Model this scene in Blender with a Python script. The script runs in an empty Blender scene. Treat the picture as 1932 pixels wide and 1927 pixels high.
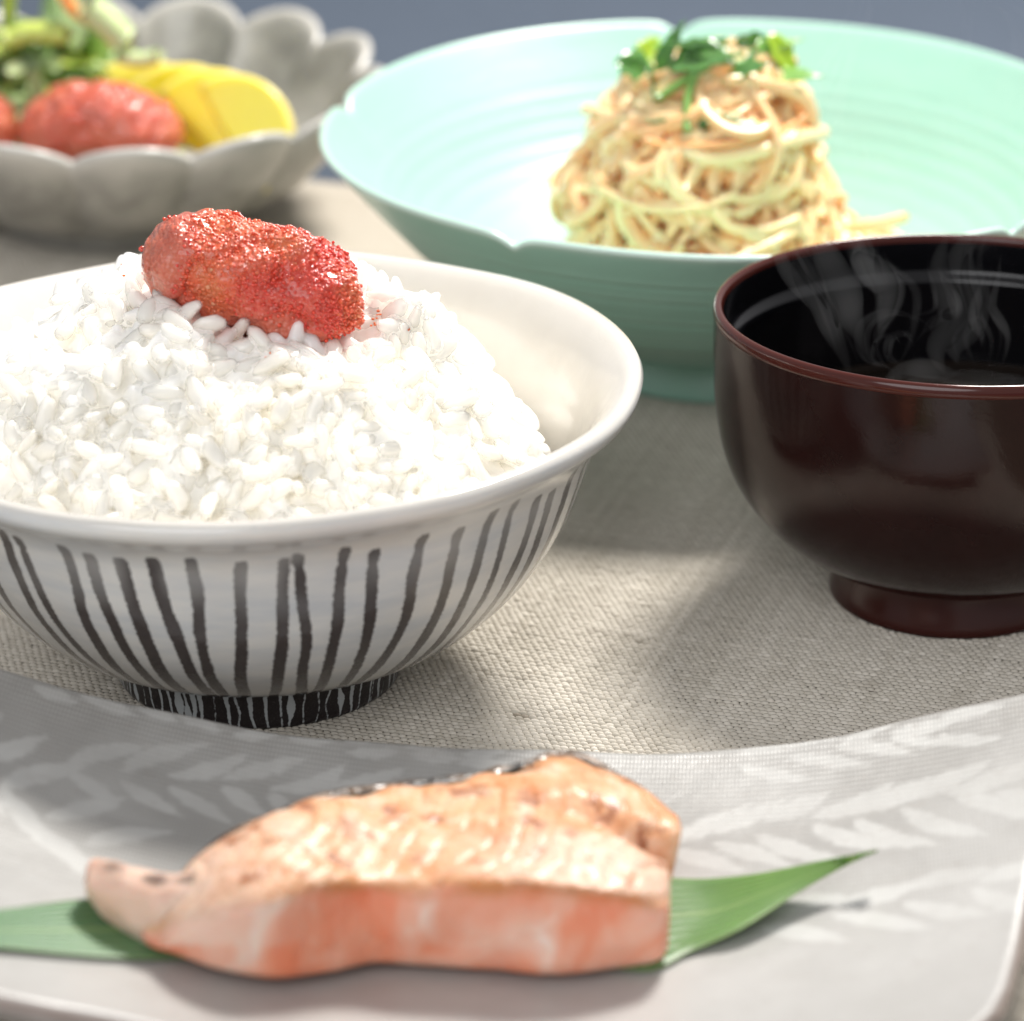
import bpy, math, random
import numpy as np

rng = np.random.default_rng(11)
random.seed(11)
SC = bpy.context.scene
COL = SC.collection

# ------------------------------------------------------------------ camera
PITCH = math.radians(22.5)
DIST = 0.76
FPX = 7500.0            # focal length in units of a 1932 px wide frame
FW, FH = 1932.0, 1927.0
cF = np.array([0, math.cos(PITCH), -math.sin(PITCH)])
cU = np.array([0, math.sin(PITCH), math.cos(PITCH)])
cR = np.array([1.0, 0, 0])
cC = -DIST * cF
cam_d = bpy.data.cameras.new('camera')
cam = bpy.data.objects.new('camera', cam_d)
COL.objects.link(cam)
cam.location = cC
cam.rotation_euler = (math.pi / 2 - PITCH, 0, 0)
cam_d.sensor_fit = 'HORIZONTAL'
cam_d.sensor_width = 24.0
cam_d.lens = FPX / FW * 24.0
cam_d.clip_start = 0.05
cam_d.clip_end = 50
cam_d.dof.use_dof = True
cam_d.dof.focus_distance = 0.672
cam_d.dof.aperture_fstop = 10.0
SC.camera = cam

# ------------------------------------------------------------------ world, lamps, exposure
w = bpy.data.worlds.new('World')
SC.world = w
w.use_nodes = True
w.node_tree.nodes['Background'].inputs[0].default_value = (0.98, 0.98, 1.0, 1)
w.node_tree.nodes['Background'].inputs[1].default_value = 0.43


def area(name, pos, target, size, power, col=(1, 1, 1), shape='DISK', size_y=None, spread=180):
    l = bpy.data.lights.new(name, 'AREA')
    l.shape = shape
    l.size = size
    if size_y:
        l.size_y = size_y
    l.energy = power
    l.color = col
    l.spread = math.radians(spread)
    o = bpy.data.objects.new(name, l)
    COL.objects.link(o)
    from mathutils import Vector
    o.location = pos
    o.rotation_euler = (Vector(target) - Vector(pos)).to_track_quat('-Z', 'Y').to_euler()
    return o


KEY_AZ, KEY_EL, KEY_D = math.radians(30), math.radians(56), 0.75
kd = np.array([math.sin(KEY_AZ) * math.cos(KEY_EL), math.cos(KEY_AZ) * math.cos(KEY_EL), math.sin(KEY_EL)])
area('key_lamp', tuple(kd * KEY_D + np.array([0, -0.03, 0])), (0, -0.03, 0.03), 0.19, 9.5, (1.0, 0.965, 0.91))
area('fill_lamp', (-0.55, -1.5, 1.0), (0, -0.05, 0.03), 1.4, 14, (0.98, 0.985, 1.0))

vs = SC.view_settings
vs.view_transform = 'Standard'
vs.look = 'None'
vs.exposure = 0.07
vs.gamma = 1.0
vs.use_curve_mapping = False
SC.render.engine = 'CYCLES'
SC.cycles.use_denoising = True
SC.cycles.use_adaptive_sampling = True
SC.cycles.adaptive_threshold = 0.02
SC.cycles.max_bounces = 20
SC.cycles.diffuse_bounces = 14
SC.cycles.volume_bounces = 1
SC.cycles.sample_clamp_indirect = 8
SC.cycles.transparent_max_bounces = 24
SC.cycles.caustics_reflective = False
SC.cycles.caustics_refractive = False


# ------------------------------------------------------------------ pixel -> place helpers (used to read positions on known planes)
def _ray(u, v):
    return cF + (u - FW / 2) / FPX * cR - (v - FH / 2) / FPX * cU


def at(u, v, z=0.0):
    d = _ray(u, v)
    return cC + d * ((z - cC[2]) / d[2])


def aty(u, v, y):
    d = _ray(u, v)
    return cC + d * ((y - cC[1]) / d[1])


def proj(P):
    q = np.asarray(P) - cC
    z = q @ cF
    return FW / 2 + FPX * (q @ cR) / z, FH / 2 - FPX * (q @ cU) / z, z


# ------------------------------------------------------------------ numpy noise
_tab = np.random.default_rng(3).random((32, 32, 32))


def vnoise(p, s=1.0, off=0.0):
    p = np.asarray(p, float) * s + off
    i = np.floor(p).astype(int)
    f = p - i
    f = f * f * (3 - 2 * f)
    r = 0
    for a in (0, 1):
        for b in (0, 1):
            for c in (0, 1):
                wgt = (f[..., 0] if a else 1 - f[..., 0]) * (f[..., 1] if b else 1 - f[..., 1]) * (f[..., 2] if c else 1 - f[..., 2])
                r = r + wgt * _tab[(i[..., 0] + a) % 32, (i[..., 1] + b) % 32, (i[..., 2] + c) % 32]
    return r * 2 - 1


def fbm(p, s, off=0.0, octs=3):
    r = 0
    a = 1.0
    for k in range(octs):
        r = r + a * vnoise(p, s * 2 ** k, off + 7.3 * k)
        a *= 0.5
    return r


# ------------------------------------------------------------------ object helpers
def mesh(name, V, quads=None, tris=None, smooth=True, orient=True):
    V = np.asarray(V, np.float64)
    if orient:
        # outward-facing windings: flip when the enclosed volume comes out negative
        c0 = V.mean(0)
        vol = 0.0
        W_ = V - c0
        for F in ((quads[:, [0, 1, 2]], quads[:, [0, 2, 3]]) if quads is not None and len(quads) else ()) + ((tris,) if tris is not None and len(tris) else ()):
            F = np.asarray(F)
            vol += np.einsum('ij,ij->i', W_[F[:, 0]], np.cross(W_[F[:, 1]], W_[F[:, 2]])).sum()
        if vol < 0:
            quads = quads[:, ::-1] if quads is not None and len(quads) else quads
            tris = np.asarray(tris)[:, ::-1] if tris is not None and len(tris) else tris
    me = bpy.data.meshes.new(name)
    nq = 0 if quads is None else len(quads)
    nt = 0 if tris is None else len(tris)
    me.vertices.add(len(V))
    me.vertices.foreach_set('co', V.ravel())
    idx = []
    if nq:
        idx.append(np.asarray(quads, np.int32).ravel())
    if nt:
        idx.append(np.asarray(tris, np.int32).ravel())
    idx = np.concatenate(idx)
    me.loops.add(len(idx))
    me.loops.foreach_set('vertex_index', idx)
    me.polygons.add(nq + nt)
    ls = np.concatenate([np.arange(nq) * 4, nq * 4 + np.arange(nt) * 3]).astype(np.int32)
    lt = np.concatenate([np.full(nq, 4), np.full(nt, 3)]).astype(np.int32)
    me.polygons.foreach_set('loop_start', ls)
    me.polygons.foreach_set('loop_total', lt)
    if smooth:
        me.polygons.foreach_set('use_smooth', np.ones(nq + nt, bool))
    me.update(calc_edges=True)
    me.validate()
    return me


def attr(me, name, vals):
    a = me.attributes.new(name, 'FLOAT', 'POINT')
    a.data.foreach_set('value', np.asarray(vals, np.float32).ravel())


def obj(name, me, mat=None, parent=None, loc=(0, 0, 0), kind=None):
    """mesh vertices are given in place; they are moved relative to their thing"""
    o = bpy.data.objects.new(name, me)
    COL.objects.link(o)
    if mat is not None and not me.materials:
        me.materials.append(mat)
    o.location = loc
    if parent is not None:
        o.parent = parent
    if kind:
        o['kind'] = kind
    return o


def thing(name, label, cat, loc, group=None):
    o = bpy.data.objects.new(name, None)
    o.empty_display_size = 0.01
    COL.objects.link(o)
    o.location = loc
    return tag(o, label, cat, group)


def tag(o, label, cat, group=None):
    o['label'] = label
    o['category'] = cat
    if group:
        o['group'] = group
    return o


def grid_faces(nu, nv, wrap_u=False, wrap_v=False, base=0):
    U = nu if wrap_u else nu - 1
    Vn = nv if wrap_v else nv - 1
    i, j = np.meshgrid(np.arange(U), np.arange(Vn), indexing='ij')
    i2 = (i + 1) % nu
    j2 = (j + 1) % nv
    return (base + np.stack([i * nv + j, i2 * nv + j, i2 * nv + j2, i * nv + j2], -1)).reshape(-1, 4)


def spline(pts, n):
    """Catmull-Rom through pts, n samples evenly by chord length"""
    P = np.asarray(pts, float)
    Q = np.vstack([2 * P[0] - P[1], P, 2 * P[-1] - P[-2]])
    out = []
    for k in range(len(P) - 1):
        t = np.linspace(0, 1, 24, endpoint=False)[:, None]
        a, b, c, d = Q[k], Q[k + 1], Q[k + 2], Q[k + 3]
        out.append(0.5 * (2 * b + (c - a) * t + (2 * a - 5 * b + 4 * c - d) * t ** 2 + (3 * b - a - 3 * c + d) * t ** 3))
    out.append(P[-1:])
    S = np.vstack(out)
    L = np.concatenate([[0], np.cumsum(np.linalg.norm(np.diff(S, axis=0), axis=1))])
    q = np.linspace(0, L[-1], n)
    return np.stack([np.interp(q, L, S[:, k]) for k in range(S.shape[1])], -1)


def lathe(prof, nseg, deform=None):
    """prof (n,2) of r,z -> verts (nseg*n,3), quads, theta grid, r grid, z grid"""
    th = np.linspace(0, 2 * np.pi, nseg, endpoint=False)
    T = np.repeat(th[:, None], len(prof), 1)
    Rr = np.repeat(prof[None, :, 0], nseg, 0)
    Z = np.repeat(prof[None, :, 1], nseg, 0)
    if deform:
        Rr, Z = deform(T, Rr, Z)
    V = np.stack([Rr * np.cos(T), Rr * np.sin(T), Z], -1).reshape(-1, 3)
    return V, grid_faces(nseg, len(prof), wrap_u=True), T, Rr, Z


def tube(path, rad, ns=6, flat=1.0, cap=True):
    P = np.asarray(path, float)
    n = len(P)
    rad = np.broadcast_to(rad, (n,))
    Tn = np.gradient(P, axis=0)
    Tn /= np.linalg.norm(Tn, axis=1)[:, None] + 1e-12
    ref = np.array([0, 0, 1.0]) if abs(Tn[0, 2]) < 0.9 else np.array([1.0, 0, 0])
    A = np.zeros_like(P)
    a = np.cross(Tn[0], ref)
    for k in range(n):
        a = a - Tn[k] * (a @ Tn[k])
        a /= np.linalg.norm(a) + 1e-12
        A[k] = a
    B = np.cross(Tn, A)
    ph = np.linspace(0, 2 * np.pi, ns, endpoint=False)
    V = P[:, None] + rad[:, None, None] * (np.cos(ph)[None, :, None] * A[:, None] + flat * np.sin(ph)[None, :, None] * B[:, None])
    V = V.reshape(-1, 3)
    q = grid_faces(n, ns, wrap_v=True)
    t = []
    if cap:
        V = np.vstack([V, P[0] - Tn[0] * rad[0] * 0.6, P[-1] + Tn[-1] * rad[-1] * 0.6])
        k0, k1 = n * ns, n * ns + 1
        for j in range(ns):
            t.append((k0, (j + 1) % ns, j))
            t.append((k1, (n - 1) * ns + j, (n - 1) * ns + (j + 1) % ns))
    return V, q, np.array(t, int).reshape(-1, 3)


def merge(parts):
    V, Q, T, o = [], [], [], 0
    for v, q, t in parts:
        V.append(v)
        if q is not None and len(q):
            Q.append(np.asarray(q) + o)
        if t is not None and len(t):
            T.append(np.asarray(t) + o)
        o += len(v)
    return np.vstack(V), (np.vstack(Q) if Q else None), (np.vstack(T) if T else None)


def uvsphere(ns, nr):
    """unit sphere, no poles duplicated: verts, quads, tris"""
    la = np.linspace(-np.pi / 2, np.pi / 2, nr + 1)[1:-1]
    ph = np.linspace(0, 2 * np.pi, ns, endpoint=False)
    V = np.stack([np.outer(np.sin(la), np.ones(ns)), np.outer(np.cos(la), np.cos(ph)), np.outer(np.cos(la), np.sin(ph))], -1).reshape(-1, 3)
    n = len(la)
    q = grid_faces(n, ns, wrap_v=True)
    V = np.vstack([V, [[-1, 0, 0], [1, 0, 0]]])
    t = [(n * ns, (j + 1) % ns, j) for j in range(ns)] + [(n * ns + 1, (n - 1) * ns + j, (n - 1) * ns + (j + 1) % ns) for j in range(ns)]
    return V, q, np.array(t)


# ------------------------------------------------------------------ materials
class Mat:
    def __init__(s, name, base=(0.5, 0.5, 0.5), rough=0.5, spec=0.5, sss=0.0, sss_r=(1, 0.5, 0.3), sss_s=0.002, coat=0.0, coat_r=0.05):
        s.m = bpy.data.materials.new(name)
        s.m.use_nodes = True
        s.t = s.m.node_tree
        s.b = s.t.nodes['Principled BSDF']
        s.b.inputs['Base Color'].default_value = (*base, 1)
        s.b.inputs['Roughness'].default_value = rough
        s.b.inputs['Specular IOR Level'].default_value = spec
        if sss:
            s.b.inputs['Subsurface Weight'].default_value = sss
            s.b.inputs['Subsurface Radius'].default_value = sss_r
            s.b.inputs['Subsurface Scale'].default_value = sss_s
        s.b.inputs['Coat Weight'].default_value = coat
        s.b.inputs['Coat Roughness'].default_value = coat_r
        s._co = None

    def n(s, typ, **kw):
        nd = s.t.nodes.new(typ)
        for k, v in kw.items():
            setattr(nd, k, v)
        return nd

    def put(s, sock, val):
        if hasattr(val, 'links'):
            s.t.links.new(val, sock)
        elif isinstance(val, (tuple, list)) and len(val) == 3 and sock.type == 'RGBA':
            sock.default_value = (*val, 1)
        else:
            sock.default_value = val

    def co(s, scale=(1, 1, 1), rot=(0, 0, 0)):
        if s._co is None:
            s._co = s.n('ShaderNodeTexCoord').outputs['Object']
        mp = s.n('ShaderNodeMapping')
        s.t.links.new(s._co, mp.inputs[0])
        mp.inputs['Scale'].default_value = scale
        mp.inputs['Rotation'].default_value = rot
        return mp.outputs[0]

    def noise(s, scale, detail=3, rough=0.5, vec=None, dist=0.0):
        nd = s.n('ShaderNodeTexNoise')
        s.put(nd.inputs['Vector'], vec if vec is not None else s.co())
        nd.inputs['Scale'].default_value = scale
        nd.inputs['Detail'].default_value = detail
        nd.inputs['Roughness'].default_value = rough
        nd.inputs['Distortion'].default_value = dist
        return nd.outputs['Fac']

    def attr(s, name):
        return s.n('ShaderNodeAttribute', attribute_name=name).outputs['Fac']

    def rmap(s, v, a, b, c=0.0, d=1.0, smooth=False):
        nd = s.n('ShaderNodeMapRange')
        nd.interpolation_type = 'SMOOTHSTEP' if smooth else 'LINEAR'
        s.put(nd.inputs['Value'], v)
        for k, x in zip(('From Min', 'From Max', 'To Min', 'To Max'), (a, b, c, d)):
            s.put(nd.inputs[k], x)
        return nd.outputs[0]

    def math(s, op, a, b=0.0, clamp=False):
        nd = s.n('ShaderNodeMath', operation=op, use_clamp=clamp)
        s.put(nd.inputs[0], a)
        s.put(nd.inputs[1], b)
        return nd.outputs[0]

    def mix(s, f, a, b, blend='MIX'):
        nd = s.n('ShaderNodeMix', data_type='RGBA', blend_type=blend)
        s.put(nd.inputs['Factor'], f)
        s.put(nd.inputs[6], a)
        s.put(nd.inputs[7], b)
        return nd.outputs[2]

    def ramp(s, f, stops):
        nd = s.n('ShaderNodeValToRGB')
        s.put(nd.inputs[0], f)
        e = nd.color_ramp.elements
        while len(e) < len(stops):
            e.new(0.5)
        for k, (p, c) in enumerate(stops):
            e[k].position = p
            e[k].color = (*c, 1)
        return nd.outputs[0]

    def bump(s, h, dist=0.0002, strength=1.0, prev=None):
        nd = s.n('ShaderNodeBump')
        nd.inputs['Strength'].default_value = strength
        nd.inputs['Distance'].default_value = dist
        s.put(nd.inputs['Height'], h)
        if prev is not None:
            s.t.links.new(prev, nd.inputs['Normal'])
        s.t.links.new(nd.outputs[0], s.b.inputs['Normal'])
        return nd.outputs[0]

    def set(s, key, val):
        s.put(s.b.inputs[key], val)
        return s


# ================================================================== SETTING
# ---- table
M = Mat('table_navy', (0.10, 0.135, 0.215), 0.55)
nz = M.noise(180, 4)
M.set('Base Color', M.mix(nz, (0.046, 0.064, 0.092), (0.060, 0.080, 0.115)))
M.bump(M.noise(900, 3), 0.0002, 0.6)
tx, ty = np.meshgrid(np.linspace(-1.0, 1.0, 9), np.linspace(-0.7, 1.6, 9), indexing='ij')
V = np.stack([tx, ty, np.full_like(tx, -0.0022)], -1).reshape(-1, 3)
o = obj('table', mesh('table', V, grid_faces(9, 9)), M.m)
o['kind'] = 'structure'

# ---- placemat, turned about 17 degrees, woven of short yarn floats
MA = math.radians(17)
e1 = np.array([math.cos(MA), -math.sin(MA), 0])
e2 = np.array([math.sin(MA), math.cos(MA), 0])
mat_back = at(612, 338)                      # a point on the far edge
vb = mat_back @ e2
u0, u1, v0, v1 = -0.20, 0.20, -0.30, vb
pm = thing('placemat', 'beige woven placemat lying under all the dishes', 'placemat', (0, 0, 0))
Mb = Mat('placemat_ground', (0.30, 0.26, 0.20), 0.8)
wv = Mb.n('ShaderNodeTexBrick')
mp = Mb.co(rot=(0, 0, MA))
Mb.put(wv.inputs['Vector'], mp)
wv.inputs['Scale'].default_value = 1.0
wv.inputs['Brick Width'].default_value = 0.0014
wv.inputs['Row Height'].default_value = 0.0012
wv.inputs['Mortar Size'].default_value = 0.00018
wv.inputs['Color1'].default_value = (0.57, 0.52, 0.45, 1)
wv.inputs['Color2'].default_value = (0.52, 0.47, 0.40, 1)
wv.inputs['Mortar'].default_value = (0.30, 0.26, 0.20, 1)
near = Mb.n('ShaderNodeSeparateXYZ')
Mb.put(near.inputs[0], mp)
far = Mb.rmap(near.outputs[1], 0.085, 0.12)
Mb.set('Base Color', Mb.mix(far, (0.20, 0.17, 0.125), wv.outputs['Color']))
nb = 60
gu, gv = np.meshgrid(np.linspace(u0, u1, nb), np.linspace(v0, v1, nb), indexing='ij')
top = gu[..., None] * e1 + gv[..., None] * e2
top[..., 2] = -0.0007
bot = top.copy()
bot[..., 2] = -0.0021
Vt = np.vstack([top.reshape(-1, 3), bot.reshape(-1, 3)])
q1 = grid_faces(nb, nb)
edge = []
n2 = nb * nb
ring = [(i, 0) for i in range(nb)] + [(nb - 1, j) for j in range(1, nb)] + [(i, nb - 1) for i in range(nb - 2, -1, -1)] + [(0, j) for j in range(nb - 2, 0, -1)]
ids = [i * nb + j for i, j in ring]
for k in range(len(ids)):
    a, b = ids[k], ids[(k + 1) % len(ids)]
    edge.append((b, a, a + n2, b + n2))
obj('ground_cloth', mesh('ground_cloth', Vt, np.vstack([q1, np.array(edge)])), Mb.m, pm)

px_, py_ = 0.00140, 0.00122
rows = np.arange(int((-0.26 - 0) / py_), int(0.125 / py_))
cols = np.arange(int(u0 / px_), int(u1 / px_))
I, J = np.meshgrid(rows, cols, indexing='ij')
I = I.ravel()
J = J.ravel()
cu = (J + 0.5 * (I % 2)) * px_
cv = I * py_
wob = vnoise(np.stack([cu * 40, cv * 40, cv * 0], -1)) * 0.0003
cen = cu[:, None] * e1 + (cv + wob)[:, None] * e2
pu, pv, _ = proj(cen)
keep = (pu > -330) & (pu < FW + 330) & (pv < FH + 200) & (cv < vb - 0.004)
I, J, cu, cv, cen = I[keep], J[keep], cu[keep], cv[keep], cen[keep]
N = len(cen)
rowtone = rng.normal(0, 1, 2000)[(I + 900) % 2000]
coltone = np.repeat(rng.normal(0, 1, 1000), 1)[(J + 450) % 1000]
tl = np.array([-1, -0.62, 0, 0.62, 1.0])
ta = np.radians([8, 62, 118, 172])
Lg = 0.00078 * (1 + 0.08 * rng.normal(0, 1, N))
Wd = 0.00046 * (1 + 0.07 * rng.normal(0, 1, N) + 0.04 * rowtone)
Hh = 0.00062 * (1 + 0.12 * rng.normal(0, 1, N))
skew = rng.normal(0, 0.10, N) + 0.16
prof_h = np.array([0.25, 0.82, 1.0, 0.82, 0.25])
prof_w = np.array([0.55, 0.92, 1.0, 0.92, 0.55])
lu = Lg[:, None, None] * tl[None, :, None] * np.ones(4)
lv = Wd[:, None, None] * prof_w[None, :, None] * np.cos(ta)[None, None, :] + (skew * Lg)[:, None, None] * tl[None, :, None] * 0.6
lz = Hh[:, None, None] * prof_h[None, :, None] * np.sin(ta)[None, None, :] - 0.00035
WV = cen[:, None, None, :] + lu[..., None] * e1 + lv[..., None] * e2
WV[..., 2] = lz
fq = grid_faces(5, 4)
Q = (fq[None] + (np.arange(N) * 20)[:, None, None]).reshape(-1, 4)
me = mesh('weave', WV.reshape(-1, 3), Q, orient=False)
attr(me, 'tone', np.repeat(np.clip(0.5 + 0.12 * rng.normal(0, 1, N) + 0.08 * rowtone + 0.12 * coltone, 0, 1), 20))
knot = np.zeros(N)
for (ku, kv, kr, ks) in [(985, 1350, 0.0014, 0.9), (1120, 1192, 0.0012, 0.35), (1150, 1194, 0.0012, 0.4), (1180, 1200, 0.0012, 0.5), (1205, 1210, 0.0010, 0.7), (1520, 1010, 0.0016, 0.5), (1330, 1175, 0.0012, 0.4), (1640, 1290, 0.0016, 0.4), (890, 1240, 0.0012, 0.3)]:
    kp = at(ku, kv)
    knot = np.maximum(knot, ks * np.exp(-(np.hypot(cen[:, 0] - kp[0], (cen[:, 1] - kp[1])) / kr) ** 2))
attr(me, 'knot', np.repeat(knot * rng.uniform(0.5, 1.0, N), 20))
Mw = Mat('placemat_yarn', (0.55, 0.5, 0.43), 0.55, 0.4)
Mw.set('Base Color', Mw.mix(Mw.attr('knot'), Mw.mix(Mw.attr('tone'), (0.53, 0.485, 0.41), (0.71, 0.66, 0.58)), (0.13, 0.09, 0.045)))
obj('weave', me, Mw.m, pm, kind='stuff')

# ================================================================== RICE BOWL
RB = np.array([-0.0440, -0.0721, 0.0])
rb = thing('rice_bowl', 'white rice bowl with dark brush stripes, piled with rice', 'bowl', RB)
mm = 0.001
prof_o = spline(np.array([(24.4, 7.2), (30, 8.4), (37, 11.6), (44.4, 17.6), (50, 24.5), (53.6, 31), (56.2, 38), (57.6, 42.2), (60.2, 45.8), (63.4, 48.2), (64.6, 50.0), (64.2, 51.4), (62.8, 51.8), (60.8, 50.6), (57.8, 46.8), (55.4, 41), (52.2, 32), (46, 22), (36, 14), (20, 10), (0.05, 9.2)]) * mm * np.array([1.018, 1.075]), 120)


def rice_deform(T, R, Z):
    k = np.clip((Z - 0.012) / 0.04, 0, 1) ** 2
    d = np.degrees(T) % 360
    dip = np.exp(-((d - 232) / 24) ** 2) * 0.0021 - 0.0005 * np.sin(2 * T + 1.0) - 0.0004 * np.sin(5 * T)
    hand = 1 + 0.006 * np.sin(3 * T + 0.6) * k + 0.004 * np.sin(7 * T + 2.1) * k + 0.002 * np.sin(11 * T) * k
    Z2 = Z - dip * k
    return R * hand + np.exp(-((d - 232) / 30) ** 2) * 0.0008 * k, Z2


V, Q, T, Rr, Z = lathe(prof_o, 720, rice_deform)
me = mesh('body', V, Q)
# painted stripes: signed distance in millimetres to the nearest brush stroke
ang = [-46.9, -38.7, -33.8, -26.9, -21.4, -16.5, -10.0, -5.6, 0.9, 7.6, 12.3, 17.9, 23.6, 29.6, 37.0, 43.0, 49.0, 55.0, 60.5, 66.5, 73.0, -53.0, -59.5, -66.0, -72.5]
a = 78.0
while a < 282:
    ang.append(a)
    a += rng.uniform(5.0, 7.2)
deg = (np.degrees(T) + 90 + 180) % 360 - 180         # 0 at the camera side, + to the right
nprof = len(prof_o)
outer = (np.arange(nprof) < np.argmax(prof_o[:, 0]) + 1)[None, :] & np.ones_like(T, bool)
zz = prof_o[None, :, 1] / mm
sd = np.full(T.shape, 9.0)
for k, a in enumerate(ang):
    wig = 0.55 * vnoise(np.stack([zz * 0.10, np.full_like(zz, k * 3.7), zz * 0], -1)) + 0.10 * vnoise(np.stack([zz * 0.4, np.full_like(zz, k * 9.1), zz * 0], -1))
    lean = rng.normal(0, 0.05) * (zz - 25)
    da = ((deg - a + 180) % 360 - 180)
    dd = np.abs(np.radians(da) * Rr / mm - wig * Rr / 0.05 - lean)
    topz = rng.uniform(45.8, 48.6)
    wid = (1.12 + rng.normal(0, 0.13)) * (0.62 + 0.38 * np.clip(Rr / 0.048, 0, 1)) * (1 + 0.13 * vnoise(np.stack([zz * 0.25, np.full_like(zz, k * 5.3 + 40), zz * 0], -1)))
    if rng.random() < 0.3:
        wid = wid * (1 - 0.30 * np.exp(-((zz - topz + 3.4) / 1.0) ** 2))
    d2 = np.hypot(np.maximum(dd - wid + 0.7, 0), np.maximum((zz - topz) * 0.9 + 0.7, 0)) - 0.7
    sd = np.minimum(sd, d2)
sd = np.where(outer, sd, 9.0)
attr(me, 'stroke', np.clip(sd, -3, 9))
attr(me, 'fade', np.clip((zz - 33) / 10, 0, 1) * np.clip(0.5 + 0.9 * vnoise(np.stack([np.degrees(T) * 0.16, zz * 0.12 + 0 * T, 0 * T], -1)), 0, 1))
attr(me, 'outside', outer.astype(float))
Mg = Mat('striped_glaze', (0.8, 0.79, 0.76), 0.16, 0.5, sss=0.15, sss_r=(1, 0.9, 0.8), sss_s=0.001, coat=0.5, coat_r=0.06)
edge = Mg.math('ADD', Mg.attr('stroke'), Mg.rmap(Mg.noise(1400, 4, 0.7), 0.2, 0.8, -0.28, 0.28))
ink = Mg.rmap(edge, -0.16, 0.20, 1.0, 0.0, True)
ink_v = Mg.mix(Mg.noise(1500, 4, 0.8), (0.022, 0.016, 0.016), (0.085, 0.066, 0.062))
brush = Mg.rmap(Mg.noise(60, 4, 0.6, Mg.co((0.55, 0.55, 3.2))), 0.42, 0.72, 0, 1)
cloud = Mg.rmap(Mg.noise(70, 3, 0.55), 0.45, 0.72, 0, 1)
body = Mg.mix(Mg.math('MULTIPLY', brush, 0.85), (0.80, 0.79, 0.755), (0.58, 0.61, 0.64))
body = Mg.mix(Mg.math('MULTIPLY', cloud, 0.30), body, (0.74, 0.68, 0.60))
inner = Mg.mix(Mg.math('MULTIPLY', cloud, 0.35), (0.69, 0.665, 0.62), (0.60, 0.57, 0.52))
spots = Mg.rmap(Mg.noise(190, 2, 0.4), 0.735, 0.80, 0, 0.6)
inner = Mg.mix(spots, inner, (0.38, 0.38, 0.37))
body = Mg.mix(Mg.attr('outside'), inner, body)
Mg.set('Base Color', Mg.mix(Mg.math('MULTIPLY', ink, Mg.rmap(Mg.attr('fade'), 0, 1, 0.97, 0.62)), body, ink_v))
vor = Mg.n('ShaderNodeTexVoronoi', feature='DISTANCE_TO_EDGE')
Mg.put(vor.inputs['Vector'], Mg.co())
vor.inputs['Scale'].default_value = 230
crk = Mg.rmap(vor.outputs['Distance'], 0.0, 0.03, -0.05, 0.0)
Mg.bump(Mg.math('ADD', Mg.math('ADD', Mg.noise(75, 3), Mg.math('MULTIPLY', Mg.noise(900, 2), 0.05)), crk), 0.0006, 0.35)
obj('body', me, Mg.m, rb)
# foot ring, dark with pale vertical runs
prof_f = spline(np.array([(18.5, 9.0), (19.5, 0.6), (20.3, 0.0), (22.6, 0.0), (23.4, 0.6), (23.9, 3.5), (24.4, 6.4), (24.9, 8.2), (24.0, 9.0)]) * mm * np.array([1.055, 1.08]), 50)
V, Q, T, Rr, Z = lathe(prof_f, 720, lambda T, R, Z: (R * (1 + 0.004 * np.sin(3 * T)), Z))
me = mesh('foot', V, Q)
deg = np.degrees(T)
zz = Z / mm
sd = np.full(T.shape, 9.0)
a = 0.0
k = 0
while a < 358:
    wig = 0.5 * vnoise(np.stack([zz * 0.3, np.full_like(zz, k * 4.1), zz * 0], -1))
    dd = np.abs(np.radians((deg - a + 180) % 360 - 180) * Rr / mm - wig)
    wid = max(0.06, rng.normal(0.22, 0.13)) * (0.55 + 0.14 * zz * rng.uniform(0.5, 1.2))
    if rng.random() < 0.18:
        wid = wid + 0.55 * np.exp(-((zz - rng.uniform(1.5, 5)) / 1.6) ** 2)
    sd = np.minimum(sd, dd - wid)
    a += rng.uniform(2.4, 6.2)
    k += 1
attr(me, 'run', sd)
Mf = Mat('foot_glaze', (0.03, 0.025, 0.025), 0.28, 0.45, coat=0.3)
ed = Mf.math('ADD', Mf.attr('run'), Mf.rmap(Mf.noise(1500, 3), 0.2, 0.8, -0.15, 0.15))
Mf.set('Base Color', Mf.mix(Mf.rmap(ed, -0.08, 0.12, 1, 0, True), Mf.mix(Mf.rmap(Mf.noise(2600, 4, 0.9), 0.55, 0.8), (0.022, 0.017, 0.018), (0.16, 0.14, 0.14)), (0.50, 0.53, 0.54)))
Mf.bump(Mf.noise(400, 3), 0.0003, 0.5)
obj('foot', me, Mf.m, rb)

# ================================================================== COOKED RICE
DC = RB + np.array([-0.0045, -0.001, 0])


def dome(x, y):
    """height of the rice heap (place coordinates)"""
    r = np.hypot(x - DC[0], y - DC[1])
    p = np.stack([x, y, np.zeros_like(x)], -1)
    z = 0.0435 + 0.0258 * (1 - (r / 0.0510) ** 2.9) + 0.15 * (y - DC[1]) * np.clip(1 - (r / 0.05) ** 2, 0, 1)
    clump = 0.0032 * vnoise(p, 75, 3.1) + 0.0022 * vnoise(p, 170, 8.2)
    return z + clump


# the roe's own shape is needed to keep grains out of it
ROE_C = [aty(272, 470, -0.0725), aty(400, 503, -0.0745), aty(500, 538, -0.0765), aty(590, 562, -0.0785), aty(676, 606, -0.0800)]
ROE_R = [0.0060, 0.0091, 0.0100, 0.0094, 0.0056]
roe_path = spline(np.array(ROE_C), 60)
roe_rad = spline(np.stack([np.arange(5), ROE_R], -1), 60)[:, 1]


def roe_dist(P):
    d = np.linalg.norm(P[:, None] - roe_path[None], axis=2) - roe_rad[None]
    return d.min(1)


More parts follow.
